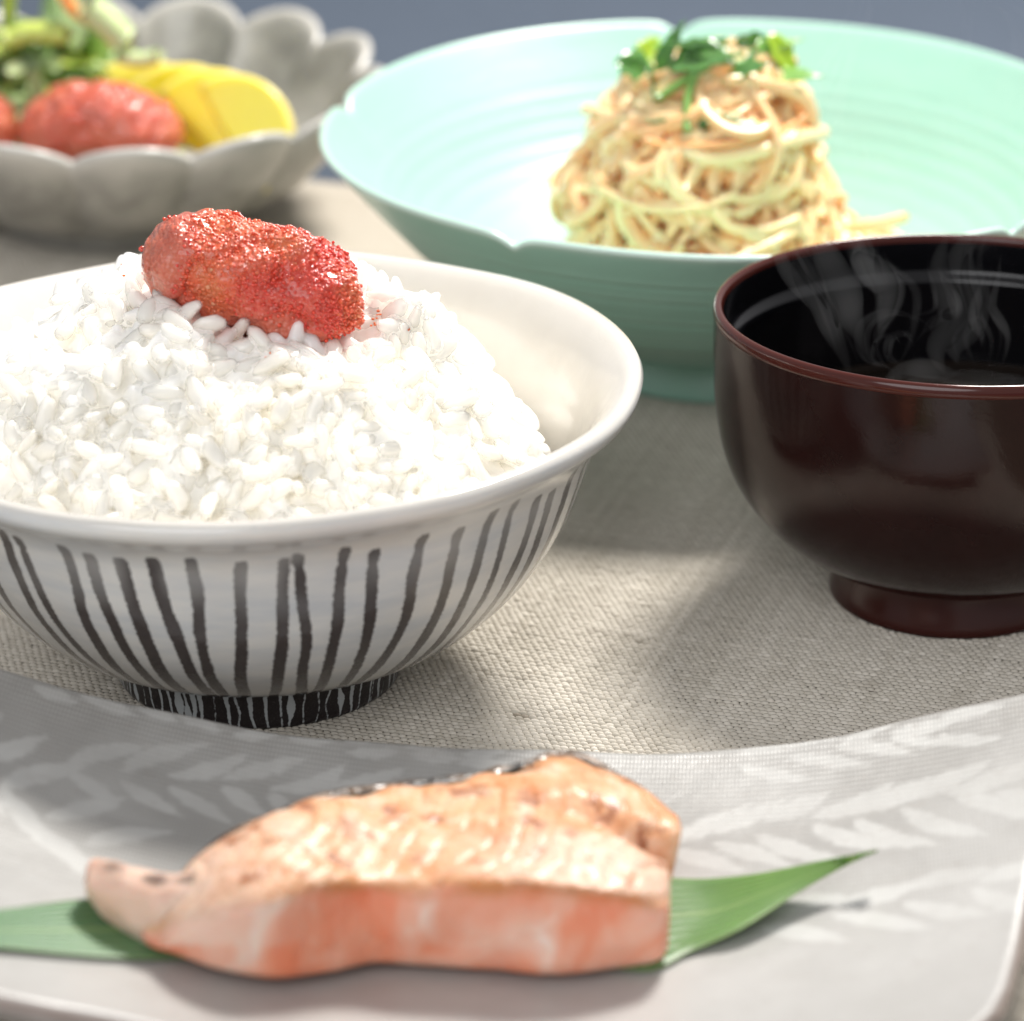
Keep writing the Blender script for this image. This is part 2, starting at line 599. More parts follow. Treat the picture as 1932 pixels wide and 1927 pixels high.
def poisson(n, spacing, rmax, seed):
    r = np.random.default_rng(seed)
    pts = np.zeros((0, 3))
    cell = {}
    out = []
    for _ in range(n):
        rr = rmax * math.sqrt(r.random())
        a = r.random() * 2 * math.pi
        x, y = DC[0] + rr * math.cos(a), DC[1] + rr * math.sin(a)
        out.append((x, y))
    P2 = np.array(out)
    P3 = np.stack([P2[:, 0], P2[:, 1], dome(P2[:, 0], P2[:, 1])], -1)
    res = []
    for p in P3:
        c = tuple(np.floor(p / spacing).astype(int))
        ok = True
        for dx in (-1, 0, 1):
            for dy in (-1, 0, 1):
                for dz in (-1, 0, 1):
                    for q in cell.get((c[0] + dx, c[1] + dy, c[2] + dz), ()):
                        if (p[0] - q[0]) ** 2 + (p[1] - q[1]) ** 2 + (p[2] - q[2]) ** 2 < spacing ** 2:
                            ok = False
                            break
                    if not ok:
                        break
                if not ok:
                    break
            if not ok:
                break
        if ok:
            cell.setdefault(c, []).append(p)
            res.append(p)
    return np.array(res)


def grain_shape(seed):
    r = np.random.default_rng(seed)
    V, q, t = uvsphere(10, 9)
    x = V[:, 0].copy()
    rad = np.sqrt(np.clip(1 - x * x, 0, 1))
    f = np.where(rad > 1e-6, (rad ** 0.82) / np.maximum(rad, 1e-6), 0)
    V[:, 1] *= f
    V[:, 2] *= f
    taper = 1 - 0.16 * x * r.uniform(0.2, 1.2)
    L = r.uniform(2.5, 3.9) * mm
    V = V * np.array([L, r.uniform(1.3, 1.8) * mm, r.uniform(1.05, 1.45) * mm])
    V[:, 1] *= taper
    V[:, 2] *= taper
    V[:, 1] += r.normal(0, 0.35) * mm * (x ** 2)
    V[:, 2] += r.uniform(-0.2, 0.35) * mm * (x ** 2)
    V += 0.00028 * np.stack([vnoise(V, 500, seed), vnoise(V, 700, seed + 20), vnoise(V, 700, seed + 40)], -1)
    return V, q, t


GR = [grain_shape(k) for k in range(16)]


def frames(P, inset, tilt, seed):
    r = np.random.default_rng(seed)
    e = 0.0012
    gx = (dome(P[:, 0] + e, P[:, 1]) - dome(P[:, 0] - e, P[:, 1])) / (2 * e)
    gy = (dome(P[:, 0], P[:, 1] + e) - dome(P[:, 0], P[:, 1] - e)) / (2 * e)
    nrm = np.stack([-gx, -gy, np.ones_like(gx)], -1)
    nrm /= np.linalg.norm(nrm, axis=1)[:, None]
    ax = r.normal(0, 1, P.shape)
    ax -= nrm * (ax * nrm).sum(1)[:, None]
    ax /= np.linalg.norm(ax, axis=1)[:, None]
    ax = ax + nrm * r.normal(0, tilt, len(P))[:, None]
    ax /= np.linalg.norm(ax, axis=1)[:, None]
    up = nrm + 0.5 * r.normal(0, 1, P.shape)
    b = np.cross(up, ax)
    b /= np.linalg.norm(b, axis=1)[:, None]
    c = np.cross(ax, b)
    return P - nrm * inset, np.stack([ax, b, c], 2), nrm     # columns are axes


cr = thing('cooked_rice', 'heap of steamed white rice filling the striped bowl', 'rice', RB + np.array([0, 0, 0.01]))
CR0 = np.array(cr.location)
Mr = Mat('rice_grain', (0.972, 0.950, 0.895), 0.20, 0.5, sss=1.0, sss_r=(1.0, 1.0, 1.0), sss_s=0.0042, coat=0.3, coat_r=0.12)
Mr.bump(Mr.noise(1300, 2), 0.00012, 0.4)
Mgn = Mat('rice_grain_top', (0.972, 0.955, 0.91), 0.20, 0.5, sss=1.0, sss_r=(1.0, 1.0, 1.0), sss_s=0.0030, coat=0.4, coat_r=0.10)
Mgn.bump(Mgn.noise(1300, 2), 0.00012, 0.4)
_tr = Mgn.n('ShaderNodeBsdfTransparent')
_tr.inputs[0].default_value = (0.99, 0.985, 0.965, 1)
_mx = Mgn.n('ShaderNodeMixShader')
_mx.inputs[0].default_value = 0.60
Mgn.t.links.new(Mgn.b.outputs[0], _mx.inputs[1])
Mgn.t.links.new(_tr.outputs[0], _mx.inputs[2])
Mgn.t.links.new(_mx.outputs[0], Mgn.t.nodes['Material Output'].inputs['Surface'])
P1 = poisson(20000, 0.0029, 0.0535, 5)
C1, A1, n1 = frames(P1, rng.normal(0.0004, 0.0008, len(P1))[:, None], 0.65, 6)
P2 = poisson(16000, 0.0026, 0.0535, 9)
C2, A2, n2_ = frames(P2, 0.0021, 0.5, 10)


def inside_bowl(C):
    r = np.hypot(C[:, 0] - RB[0], C[:, 1] - RB[1])
    lim = np.interp(C[:, 2], [0.0215, 0.0344, 0.0441, 0.0505, 0.056], [0.041, 0.0505, 0.0538, 0.0560, 0.07])
    return r < lim


k1 = (roe_dist(C1) > -0.0008) & inside_bowl(C1)
C1, A1, n1 = C1[k1], A1[k1], n1[k1]
k2 = (roe_dist(C2) > -0.001) & inside_bowl(C2)
C2, A2 = C2[k2], A2[k2]
# the 300 grains that show largest: facing the lens, in frame, not behind the heap or the roe
vdir = cC - C1
dep = np.linalg.norm(vdir, axis=1)
face = (n1 * vdir).sum(1) / dep
uu, vv, _ = proj(C1)
score = face - 0.0 * dep + 0.25 * (C1[:, 2] - 0.05) / 0.02
score[(uu < 5) | (uu > FW) | (vv > 1000)] -= 5
order = np.argsort(-score)
big = set(order[:300].tolist())
gmeshes = []
for k, (v, q, t) in enumerate(GR):
    me = mesh('rice_grain', v, q, t)
    me.materials.append(Mgn.m)
    gmeshes.append(me)
from mathutils import Matrix
for i in order[:300]:
    o = bpy.data.objects.new('rice_grain', gmeshes[i % 16])
    COL.objects.link(o)
    o.parent = cr
    m4 = Matrix.Identity(4)
    for a_ in range(3):
        for b_ in range(3):
            m4[a_][b_] = A1[i][a_, b_]
        m4[a_][3] = C1[i][a_] - CR0[a_]
    o.matrix_local = m4
parts = []
for i in range(len(C1)):
    v, q, t = GR[i % 16]
    f_ = 0.96 if i in big else 1.0
    parts.append((v * f_ @ A1[i].T + C1[i] - CR0, q, t))
for i in range(len(C2)):
    v, q, t = GR[(i * 3) % 16]
    parts.append((v @ A2[i].T + C2[i] - CR0, q, t))
rr_ = np.concatenate([np.linspace(0.00002, 0.0535, 44), np.linspace(0.0530, 0.00002, 12)])
tt_ = np.linspace(0, 2 * np.pi, 90, endpoint=False)
Xg = DC[0] + np.outer(np.cos(tt_), rr_)
Yg = DC[1] + np.outer(np.sin(tt_), rr_)
Zg = dome(Xg, Yg) - 0.0021
Zg[:, 44:] = 0.034
Gp = np.stack([Xg, Yg, Zg], -1).reshape(-1, 3)
pull = np.clip(-(roe_dist(Gp) - 0.0008), 0, 0.02)
pull = pull * np.tile(np.arange(56) < 44, 90)
Gp[:, 2] -= pull * 1.2
rb_r = np.hypot(Gp[:, 0] - RB[0], Gp[:, 1] - RB[1])
lim = np.interp(Gp[:, 2], [0.0215, 0.0344, 0.0441, 0.0505, 0.056], [0.0438, 0.0525, 0.0558, 0.0580, 0.07]) - 0.0012
s_ = np.minimum(1, lim / np.maximum(rb_r, 1e-6))
Gp[:, 0] = RB[0] + (Gp[:, 0] - RB[0]) * s_
Gp[:, 1] = RB[1] + (Gp[:, 1] - RB[1]) * s_
parts.append((Gp - CR0, grid_faces(90, 56, wrap_u=True), None))
V, Q, Tt = merge(parts)
tmp = bpy.data.objects.new('rice_mass', mesh('rice_mass', V, Q, Tt))
COL.objects.link(tmp)
md = tmp.modifiers.new('fuse', 'REMESH')
md.mode = 'VOXEL'
md.voxel_size = 0.00036
md.use_smooth_shade = True
ms = tmp.modifiers.new('soft', 'SMOOTH')
ms.iterations = 5
ms.factor = 0.5
fused = bpy.data.meshes.new_from_object(tmp.evaluated_get(bpy.context.evaluated_depsgraph_get()))
bpy.data.objects.remove(tmp)
obj('rice_mass', fused, Mr.m, cr, kind='stuff')

# ================================================================== COD ROE
Meg = Mat('roe_egg', (0.8, 0.16, 0.05), 0.13, 0.6, sss=0.5, sss_r=(1.0, 0.5, 0.35), sss_s=0.0004, coat=0.7, coat_r=0.06)
tone = Meg.attr('tone')
Meg.set('Base Color', Meg.ramp(tone, [(0.0, (0.50, 0.018, 0.012)), (0.35, (0.72, 0.05, 0.02)), (0.6, (0.78, 0.13, 0.04)), (0.82, (0.78, 0.23, 0.085)), (1.0, (0.82, 0.40, 0.22))]))
Msk = Mat('roe_skin', (0.78, 0.16, 0.10), 0.20, 0.55, sss=0.6, sss_r=(1.0, 0.35, 0.22), sss_s=0.0014, coat=0.7, coat_r=0.10)
mt = Msk.attr('membrane')
big_n = Msk.rmap(Msk.noise(130, 4, 0.6, dist=0.6), 0.3, 0.72)
red = Msk.ramp(Msk.math('ADD', Msk.attr('tone'), Msk.rmap(big_n, 0, 1, -0.10, 0.10)), [(0.0, (0.50, 0.018, 0.012)), (0.35, (0.72, 0.05, 0.02)), (0.6, (0.78, 0.13, 0.04)), (0.82, (0.78, 0.23, 0.085)), (1.0, (0.82, 0.40, 0.22))])
pink = Msk.mix(Msk.noise(220, 4, 0.6), (0.54, 0.11, 0.065), (0.68, 0.23, 0.135))
Msk.set('Base Color', Msk.mix(mt, red, pink))
gran = Msk.n('ShaderNodeTexVoronoi')
Msk.put(gran.inputs['Vector'], Msk.co())
gran.inputs['Scale'].default_value = 1150
gb = Msk.bump(gran.outputs['Distance'], -0.00045, 1.0)
Msk.bump(Msk.noise(420, 4, 0.6), 0.0010, 0.6, prev=gb)


def make_roe(label, path_pts, radii, negg, seed, group, smooth_end=True, pale=0.0, er=0.00031):
    r = np.random.default_rng(seed)
    n, ns = 84, 56
    path = spline(np.array(path_pts), n)
    base = np.array([path[:, 0].mean(), path[:, 1].mean(), (path[:, 2]).min() - max(radii)])
    t = thing('cod_roe', label, 'cod roe', base, group)
    rad0 = spline(np.stack([np.arange(len(radii)), radii], -1), n)[:, 1]
    s = np.linspace(0, 1, n)
    L = np.linalg.norm(np.diff(path, axis=0), axis=1).sum()
    endr = np.minimum(s, 1 - s) * L / (np.array(rad0) * 0.8)
    rad = rad0 * np.sqrt(np.clip(1 - (1 - np.clip(endr, 0.0, 1)) ** 2, 0.003, 1))
    ext = path.copy()
    V, q, tr = tube(ext, rad, ns, flat=0.95)
    cen = np.vstack([np.repeat(path, ns, 0), path[:1], path[-1:]])
    nn = V - cen
    ln = np.linalg.norm(nn, axis=1)[:, None] + 1e-9
    nn = nn / ln
    sm = np.concatenate([np.repeat(s, ns), [0, 1]])
    d = 0.0013 * fbm(V, 140, seed, 3) + 0.0004 * fbm(V, 500, seed + 3, 2)
    crease = -0.0009 * np.exp(-(vnoise(V, 120, seed + 11) / 0.10) ** 2)
    V = V + nn * (d + crease)[:, None]
    # membrane covers the left end and the underside, open roe the upper middle
    mem = np.clip((0.30 - sm) / 0.12, 0, 1) if smooth_end else np.zeros(len(V))
    mem = mem * 0.85
    mem = np.maximum(mem, np.clip((-nn[:, 2] + 0.05) / 0.5, 0, 1) * 0.8)
    mem = np.clip(mem + 0.35 * vnoise(V, 180, seed + 5), 0, 1)
    mem = np.maximum(mem, pale)
    me = mesh('sac', V - base, q, tr)
    attr(me, 'membrane', mem)
    tn = vnoise(V, 160, seed + 30)
    attr(me, 'tone', np.clip(0.43 + 0.34 * tn, 0, 1))
    obj('sac', me, Msk.m, t)
    ico = [(0, 0, 1)]
    sv, sq, st = uvsphere(8, 6)
    idx = r.choice(len(V) - 2, size=negg * 3, p=None)
    prob = np.clip(1.0 - 1.25 * mem[idx], 0.0, 1)
    idx = idx[r.random(len(idx)) < prob][:negg]
    jit = r.normal(0, 0.00035, (len(idx), 3))
    parts_, tones = [], []
    tn = vnoise(V, 160, seed + 30)
    for i_, j_ in zip(idx, jit):
        rr = er * r.uniform(0.75, 1.3)
        jj = j_ - nn[i_] * (j_ @ nn[i_])
        c = V[i_] + jj + nn[i_] * (r.uniform(-0.9, -0.05) + (0.55 if r.random() < 0.04 else 0)) * rr
        if r.random() < 0.02:
            c = c + nn[i_] * rr
        parts_.append((sv * rr + c - base, sq, st))
        tones.append(np.clip(0.43 + 0.34 * tn[i_] + 0.04 * r.normal() + (0.25 if r.random() < 0.02 else 0), 0, 1))
    Ve, Qe, Te = merge(parts_)
    me = mesh('eggs', Ve, Qe, Te)
    attr(me, 'tone', np.repeat(tones, len(sv)))
    obj('eggs', me, Meg.m, t, kind='stuff')
    return t


make_roe('glossy red spicy cod roe lying on top of the rice', ROE_C, ROE_R, 4200, 21, 'pieces of cod roe')

# chili specks beside the roe
Mc = Mat('chili', (0.65, 0.13, 0.02), 0.5)
parts = []
sv, sq, st = uvsphere(6, 5)
spk = [(511, 668, 0.0), (514, 660, 0.0), (506, 676, 0.0), (519, 676, 0.0), (768, 628, 0), (771, 623, 0), (712, 596, 0), (703, 603, 0), (720, 590, 0), (715, 610, 0), (699, 612, 0), (508, 690, 0), (235, 515, 0), (240, 505, 0), (523, 664, 0)]
for u_, v_, _ in spk:
    for k in range(2):
        uu_, vv_ = u_ + rng.normal(0, 3.5), v_ + rng.normal(0, 3.5)
        best = None
        ys = np.linspace(-0.125, -0.03, 300)
        pts = np.array([aty(uu_, vv_, y_) for y_ in ys])
        hit = np.where(pts[:, 2] <= dome(pts[:, 0], pts[:, 1]) + 0.0014)[0]
        if len(hit) == 0:
            continue
        c = pts[hit[0]]
        parts.append((sv * np.array([0.00030, 0.0003, 0.0002]) * rng.uniform(0.5, 1.2) + c, sq, st))
V, Q, Tt = merge(parts)
c0 = V.mean(0)
o = obj('chili_specks', mesh('chili_specks', V - c0, Q, Tt), Mc.m, None, tuple(c0))
o['kind'] = 'stuff'
tag(o, 'tiny orange chili specks on rice around the roe', 'chili')

# ================================================================== CELADON BOWL
MB = np.array([0.0432, 0.0826 + 0.0024, 0.0])
mb = thing('celadon_bowl', 'wide mint green bowl with notched rim holding shredded radish', 'bowl', MB)
po = np.array([(28.6, 8.2), (33, 9.4), (42, 13.5), (51, 18.5), (58.5, 23.5), (66, 30.5), (73, 38), (79, 45), (82.3, 49.0), (83.0, 49.9), (82.4, 50.5), (81.4, 50.2), (77, 45.5), (70, 38.2), (62, 30), (53, 23), (43, 18), (30, 15), (15, 13.8), (0.05, 13.5)]) * mm
prof_m = spline(po, 300)
ip = int(np.argmax(prof_m[:, 0]))
dn = np.gradient(prof_m, axis=0)
dn /= np.linalg.norm(dn, axis=1)[:, None]
nrm2 = np.stack([dn[:, 1], -dn[:, 0]], -1)
arc = np.concatenate([[0], np.cumsum(np.linalg.norm(np.diff(prof_m, axis=0), axis=1))]) / mm
ringn = np.zeros(300)
for c_, w_, a_ in [(16, 0.7, -0.35), (23, 0.5, -0.25), (31, 0.6, -0.38), (34, 0.5, -0.3), (43, 0.8, -0.3), (52, 0.5, -0.22), (58, 0.6, -0.2), (86, 0.8, -0.30), (90, 0.7, -0.3), (94, 0.8, -0.34), (98.5, 0.7, -0.3), (103, 0.9, -0.36), (108, 0.8, -0.3), (113, 0.9, -0.3), (119, 1.0, -0.3), (126, 1.0, -0.3)]:
    ringn += a_ * np.exp(-((arc - c_) / w_) ** 2) - 0.4 * a_ * np.exp(-((arc - c_ - 1.6) / 1.0) ** 2)
ringn[ip:] *= 0.24
prof_m = prof_m + nrm2 * (ringn * mm)[:, None]
prof_m[-1] = (0.00005, 0.0135)
NOT = [94, 166, 238, 311, 22]


def mint_deform(T, R, Z):
    d = np.degrees(T) % 360
    k = np.clip((Z - 0.036) / 0.014, 0, 1) ** 2
    nz_ = 0
    for a_ in NOT:
        da = (d - a_ + 180) % 360 - 180
        nz_ = nz_ + np.exp(-np.abs(da / 1.9) ** 1.5) * 0.0024 + np.exp(-(da / 6) ** 2) * 0.0004
    lobes = 0.0006 * np.cos(5 * (T - math.radians(94)))
    return R - (nz_ * 0.5 + lobes) * k, Z - nz_ * k


V, Q, T, Rr, Z = lathe(prof_m, 540, mint_deform)
Mm = Mat('celadon', (0.33, 0.66, 0.53), 0.36, 0.5, coat=0.6, coat_r=0.27)
pale = Mm.attr('lip')
ringc = Mm.attr('ring')
cel = Mm.mix(Mm.noise(45, 3, 0.6, Mm.co((1, 1, 4))), (0.30, 0.555, 0.45), (0.36, 0.60, 0.505))
cel = Mm.mix(Mm.math('MULTIPLY', ringc, 0.35), cel, (0.58, 0.80, 0.71))
Mm.set('Base Color', Mm.mix(pale, cel, (0.70, 0.86, 0.79)))
Mm.bump(Mm.noise(160, 3, 0.6, Mm.co((1, 1, 3))), 0.0004, 0.35)
me = mesh('body', V, Q)
lipv = np.exp(-((arc - arc[ip]) / 1.3) ** 2)
attr(me, 'lip', np.repeat(lipv[None] * 0.8, 540, 0))
attr(me, 'ring', np.repeat(np.clip(ringn * 4, 0, 1)[None], 540, 0))
obj('body', me, Mm.m, mb)
pf = spline(np.array([(22, 10), (23.5, 2), (25, 0.2), (27.4, 0.0), (29.2, 0.6), (29.0, 2.6), (28.2, 5.6), (28.0, 7.4), (28.8, 9.6)]) * mm, 40)
V, Q, *_ = lathe(pf, 180)
me = mesh('foot', V, Q)
attr(me, 'lip', np.zeros(len(V)))
attr(me, 'ring', np.zeros(len(V)))
obj('foot', me, Mm.m, mb)

# ---- shredded radish heap
SRc = MB + np.array([0.0003, 0.003, 0.0])
sr = thing('shredded_radish', 'tall heap of pale seasoned radish shreds in the mint bowl', 'shredded radish', SRc + np.array([0, 0, 0.0138]))
SR0 = np.array(sr.location)


def heap_r(z, th):
    t = np.clip((z - 0.013) / 0.053, 0, 1)
    r = np.interp(t, [0, 0.12, 0.3, 0.5, 0.7, 0.85, 0.95, 1.0], [0.041, 0.0365, 0.0305, 0.0262, 0.0226, 0.0172, 0.0102, 0.003])
    r = r * (1 + 0.10 * np.cos(th - 5.6) * (1 - t) + 0.05 * np.sin(3 * th + 1) + 0.05 * np.sin(5 * th + 9 * t) + 0.05 * np.sin(2 * th - 14 * t + 2))
    r = r * (1 - 0.26 * np.clip(np.cos(th), 0, 1) * np.clip((t - 0.1) / 0.25, 0, 1))
    return r


def heap_pt(th, z, lift=0.0):
    r = heap_r(z, th) + lift
    return np.stack([SRc[0] + r * np.cos(th) + np.interp(z, [0.013, 0.035, 0.066], [0.003, -0.0035, 0.0005]), SRc[1] + r * np.sin(th), z], -1)


Mn = Mat('radish_shred', (0.84, 0.66, 0.40), 0.28, 0.5, sss=0.6, sss_r=(1.0, 0.6, 0.3), sss_s=0.0015, coat=0.3, coat_r=0.15)
hue = Mn.attr('hue')
Mn.set('Base Color', Mn.ramp(hue, [(0.0, (0.66, 0.24, 0.07)), (0.35, (0.86, 0.48, 0.21)), (0.7, (0.93, 0.64, 0.35)), (1.0, (0.95, 0.75, 0.42))]))
Mn.bump(Mn.noise(500, 2, 0.5), 0.0003, 0.4)


def strand(pts, rad, hue_, name='strand', par=sr, ns=7, n=14, flat=0.72):
    P = spline(np.array(pts), n)
    prof = np.ones(n)
    prof[0] = prof[-1] = 0.75
    V, q, t = tube(P, rad * prof, ns, flat)
    return V, q, t


def rand_strand(th0, z0, horiz, length, lift, r):
    n = 6
    th, z = th0, z0
    out = []
    ang_ = r.uniform(-0.5, 0.5) if horiz else r.choice([-1, 1]) * r.uniform(0.9, 1.5)
    sg = r.choice([-1, 1])
    curl = r.normal(0, 0.5)
    step = length / n
    for k in range(n + 1):
        lf = lift + 0.0010 * math.sin(k * 1.3 + th0 * 7) + r.normal(0, 0.0004)
        out.append(heap_pt(np.array(th), np.array(z), lf))
        rr = max(float(heap_r(z, th)), 0.006)
        th += sg * math.cos(ang_) * step / rr
        z += math.sin(ang_) * step * 0.85
        z = min(max(z, 0.0150), 0.0655)
        ang_ += curl * 0.5 + r.normal(0, 0.22)
    return out


rs = np.random.default_rng(77)
# outer strands, each a part: the camera side of the heap
for k in range(240):
    th = math.radians(rs.uniform(170, 370))
    z = 0.016 + 0.049 * rs.random() ** 0.8
    pts = rand_strand(th, z, rs.random() < 0.5, rs.uniform(0.014, 0.034), rs.uniform(-0.0003, 0.0030) + (0.003 if rs.random() < 0.12 else 0), rs)
    hue_ = np.clip(0.74 + 0.17 * rs.normal() - 0.10 * (z > 0.05), 0, 1)
    V, q, t = strand(pts, rs.uniform(0.0011, 0.0019), hue_)
    me = mesh('strand', V - SR0, q, t)
    attr(me, 'hue', np.full(len(V), hue_))
    obj('strand', me, Mn.m, sr)
# two bold loops on the near face and the shreds that stray onto the bowl floor


def fr(u, v, dy=0.0):
    """a point on the heap's near face seen at u,v"""
    ys = np.linspace(SRc[1] - 0.07, SRc[1] + 0.05, 500)
    pts = np.array([aty(u, v, y_) for y_ in ys])
    rr = np.hypot(pts[:, 0] - SRc[0], pts[:, 1] - SRc[1])
    thh = np.arctan2(pts[:, 1] - SRc[1], pts[:, 0] - SRc[0])
    ins = (rr < heap_r(pts[:, 2], thh) + 0.0022 + dy) & (pts[:, 2] < 0.068)
    i_ = np.where(ins)[0]
    return pts[i_[0]] if len(i_) else aty(u, v, SRc[1] - 0.02)


for pix, rad, hh in [([(1552, 248), (1500, 262), (1430, 285), (1340, 300), (1285, 285), (1262, 320), (1280, 365), (1330, 398), (1380, 405)], 0.0021, 0.97),
                     ([(1500, 330), (1440, 362), (1400, 375), (1350, 370)], 0.0015, 0.85), ([(1330, 255), (1290, 262), (1258, 300), (1250, 350)], 0.0016, 0.85),
                     ([(1290, 300), (1330, 262), (1390, 248), (1430, 258)], 0.0015, 0.8),
                     ([(1470, 320), (1500, 345), (1530, 372)], 0.0014, 0.8), ([(1600, 430), (1650, 425), (1712, 408)], 0.0015, 0.9),
                     ([(1500, 400), (1510, 425), (1520, 450)], 0.0014, 0.95), ([(1400, 440), (1440, 455), (1465, 470)], 0.0014, 0.95), ([(1090, 435), (1130, 428), (1180, 440)], 0.0012, 0.8)]:
    P = [fr(u_, v_, 0.001) for u_, v_ in pix]
    V, q, t = strand(P, rad, hh, n=max(14, 5 * len(P)), ns=8, flat=0.8)
    me = mesh('strand', V - SR0, q, t)
    attr(me, 'hue', np.full(len(V), hh))
    obj('strand', me, Mn.m, sr)
parts, hs = [], []
for k in range(330):
    back = k < 150
    th = math.radians(rs.uniform(0, 180)) if back else math.radians(rs.uniform(170, 370))
    z = 0.016 + 0.049 * rs.random() ** 0.8
    pts = rand_strand(th, z, rs.random() < 0.5, rs.uniform(0.014, 0.030), rs.uniform(-0.0026, -0.0008) if not back else rs.uniform(-0.001, 0.002), rs)
    p_ = strand(pts, rs.uniform(0.0010, 0.0016), 0)
    parts.append(p_)
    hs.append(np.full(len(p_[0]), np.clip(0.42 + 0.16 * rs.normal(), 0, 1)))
zz_ = np.linspace(0.0138, 0.0655, 40)
tt_ = np.linspace(0, 2 * np.pi, 60, endpoint=False)
Tg, Zg = np.meshgrid(tt_, zz_, indexing='ij')
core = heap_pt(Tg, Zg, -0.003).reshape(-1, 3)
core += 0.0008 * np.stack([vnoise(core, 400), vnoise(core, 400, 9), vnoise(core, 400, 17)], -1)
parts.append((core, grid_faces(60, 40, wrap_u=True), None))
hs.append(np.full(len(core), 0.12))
V, Q, Tt = merge(parts)
me = mesh('shred_mass', V - SR0, Q, Tt)
attr(me, 'hue', np.concatenate(hs))
obj('shred_mass', me, Mn.m, sr, kind='stuff')


# ---- leaves helper: curved blade
def blade(length, width, bend, cup, n=9, m=5, shape=0.75, thick=0.00025):
    s = np.linspace(0, 1, n)
    c = np.linspace(-1, 1, m)
    wd = width * 0.5 * np.sin(np.pi * np.clip(s, 0.02, 0.985) ** shape)
    X = np.repeat((length * s)[:, None], m, 1)
    Y = wd[:, None] * c[None]
    Zz = bend * length * (s ** 2)[:, None] + cup * wd[:, None] * (c ** 2)[None]
    topv = np.stack([X, Y, Zz + thick / 2], -1).reshape(-1, 3)
    botv = np.stack([X, Y, Zz - thick / 2], -1).reshape(-1, 3)
    V = np.vstack([topv, botv])
    q = grid_faces(n, m)
    q2 = grid_faces(n, m, base=n * m)[:, ::-1]
    ring_ = [i * m for i in range(n)] + [(n - 1) * m + j for j in range(1, m)] + [i * m + m - 1 for i in range(n - 2, -1, -1)] + [j for j in range(m - 2, 0, -1)]
    e_ = [(ring_[(k + 1) % len(ring_)], ring_[k], ring_[k] + n * m, ring_[(k + 1) % len(ring_)] + n * m) for k in range(len(ring_))]
    return V, np.vstack([q, q2, np.array(e_)]), None


def rotm(rx, ry, rz):
    from mathutils import Euler
    return np.array(Euler((rx, ry, rz)).to_matrix())


def leaf_mat(name, c1, c2, rough=0.3):
    L = Mat(name, c1, rough, 0.5, sss=0.25, sss_r=(0.5, 1, 0.2), sss_s=0.001, coat=0.3, coat_r=0.2)
    L.set('Base Color', L.mix(L.noise(260, 3), c1, c2))
    L.bump(L.noise(700, 3), 0.0003, 0.6)
    return L.m


ML_dark = leaf_mat('herb_leaf', (0.05, 0.15, 0.035), (0.13, 0.27, 0.08), 0.24)
ML_stem = leaf_mat('herb_stem', (0.13, 0.30, 0.06), (0.24, 0.42, 0.10))
ML_lime = leaf_mat('herb_lime', (0.26, 0.42, 0.02), (0.36, 0.50, 0.03))
top_z = 0.0665
hg_c = heap_pt(np.array(math.radians(262)), np.array(0.060), 0)
hg = thing('herb_garnish', 'sprig of dark green herb leaves crowning the radish heap', 'herb', hg_c)
rh = np.random.default_rng(5)
SPR = []
for k in range(11):
    u_ = rh.uniform(1190, 1490)
    SPR.append((u_, 132 - 0.10 * (u_ - 1190) + rh.normal(0, 20), rh.normal(10, 45), rh.uniform(0.008, 0.015), rh.uniform(0.0042, 0.0068), int(rh.choice([0, 0, 1, 1]))))
SPR += [(1225, 100, 30, 0.010, 0.006, 2), (1473, 108, -60, 0.011, 0.006, 2), (1205, 140, -30, 0.012, 0.008, 0), (1235, 160, -55, 0.010, 0.007, 0), (1330, 125, 10, 0.015, 0.006, 0)]
for u_, v_, a_, L_, W_, kk in SPR:
    P = fr(u_, v_ + 14, 0.002)
    P = P + np.array([0, -0.001, 0.0014 + 0.001 * rh.random()])
    Vb, qb, _ = blade(L_, W_, rh.uniform(-0.45, 0.2), rh.uniform(0.1, 0.6))
    Vb[:, 1] *= 1 + 0.22 * np.sin(Vb[:, 0] / L_ * 19)
    Rm = rotm(math.radians(42 + rh.normal(0, 24)), math.radians(-a_), math.radians(rh.normal(0, 28)))
    Vb = (Vb - np.array([L_ / 2, 0, 0])) @ Rm.T + P
    obj('leaf', mesh('leaf', Vb - hg_c, qb), (ML_dark, ML_stem, ML_lime)[kk], hg)
for pix in [[(1400, 108), (1340, 128), (1290, 158), (1240, 192)], [(1310, 150), (1298, 185), (1295, 220), (1296, 252)], [(1420, 120), (1380, 128), (1340, 130)]]:
    P = np.array([fr(u_, v_, 0.002) + np.array([0, -0.0012, 0.001]) for u_, v_ in pix])
    V, q, t = tube(spline(P, 16), 0.0009, 7)
    obj('stem', mesh('stem', V - hg_c, q, t), ML_stem, hg)
for pix in [[(1218, 240), (1240, 229), (1262, 233), (1275, 243)], [(1322, 238), (1345, 226), (1372, 226), (1395, 236)]]:
    P = np.array([fr(u_, v_, 0.0016) for u_, v_ in pix])
    V, q, t = tube(spline(P, 14), 0.0011, 7)
    obj('stem', mesh('stem', V - hg_c, q, t), ML_dark, hg)

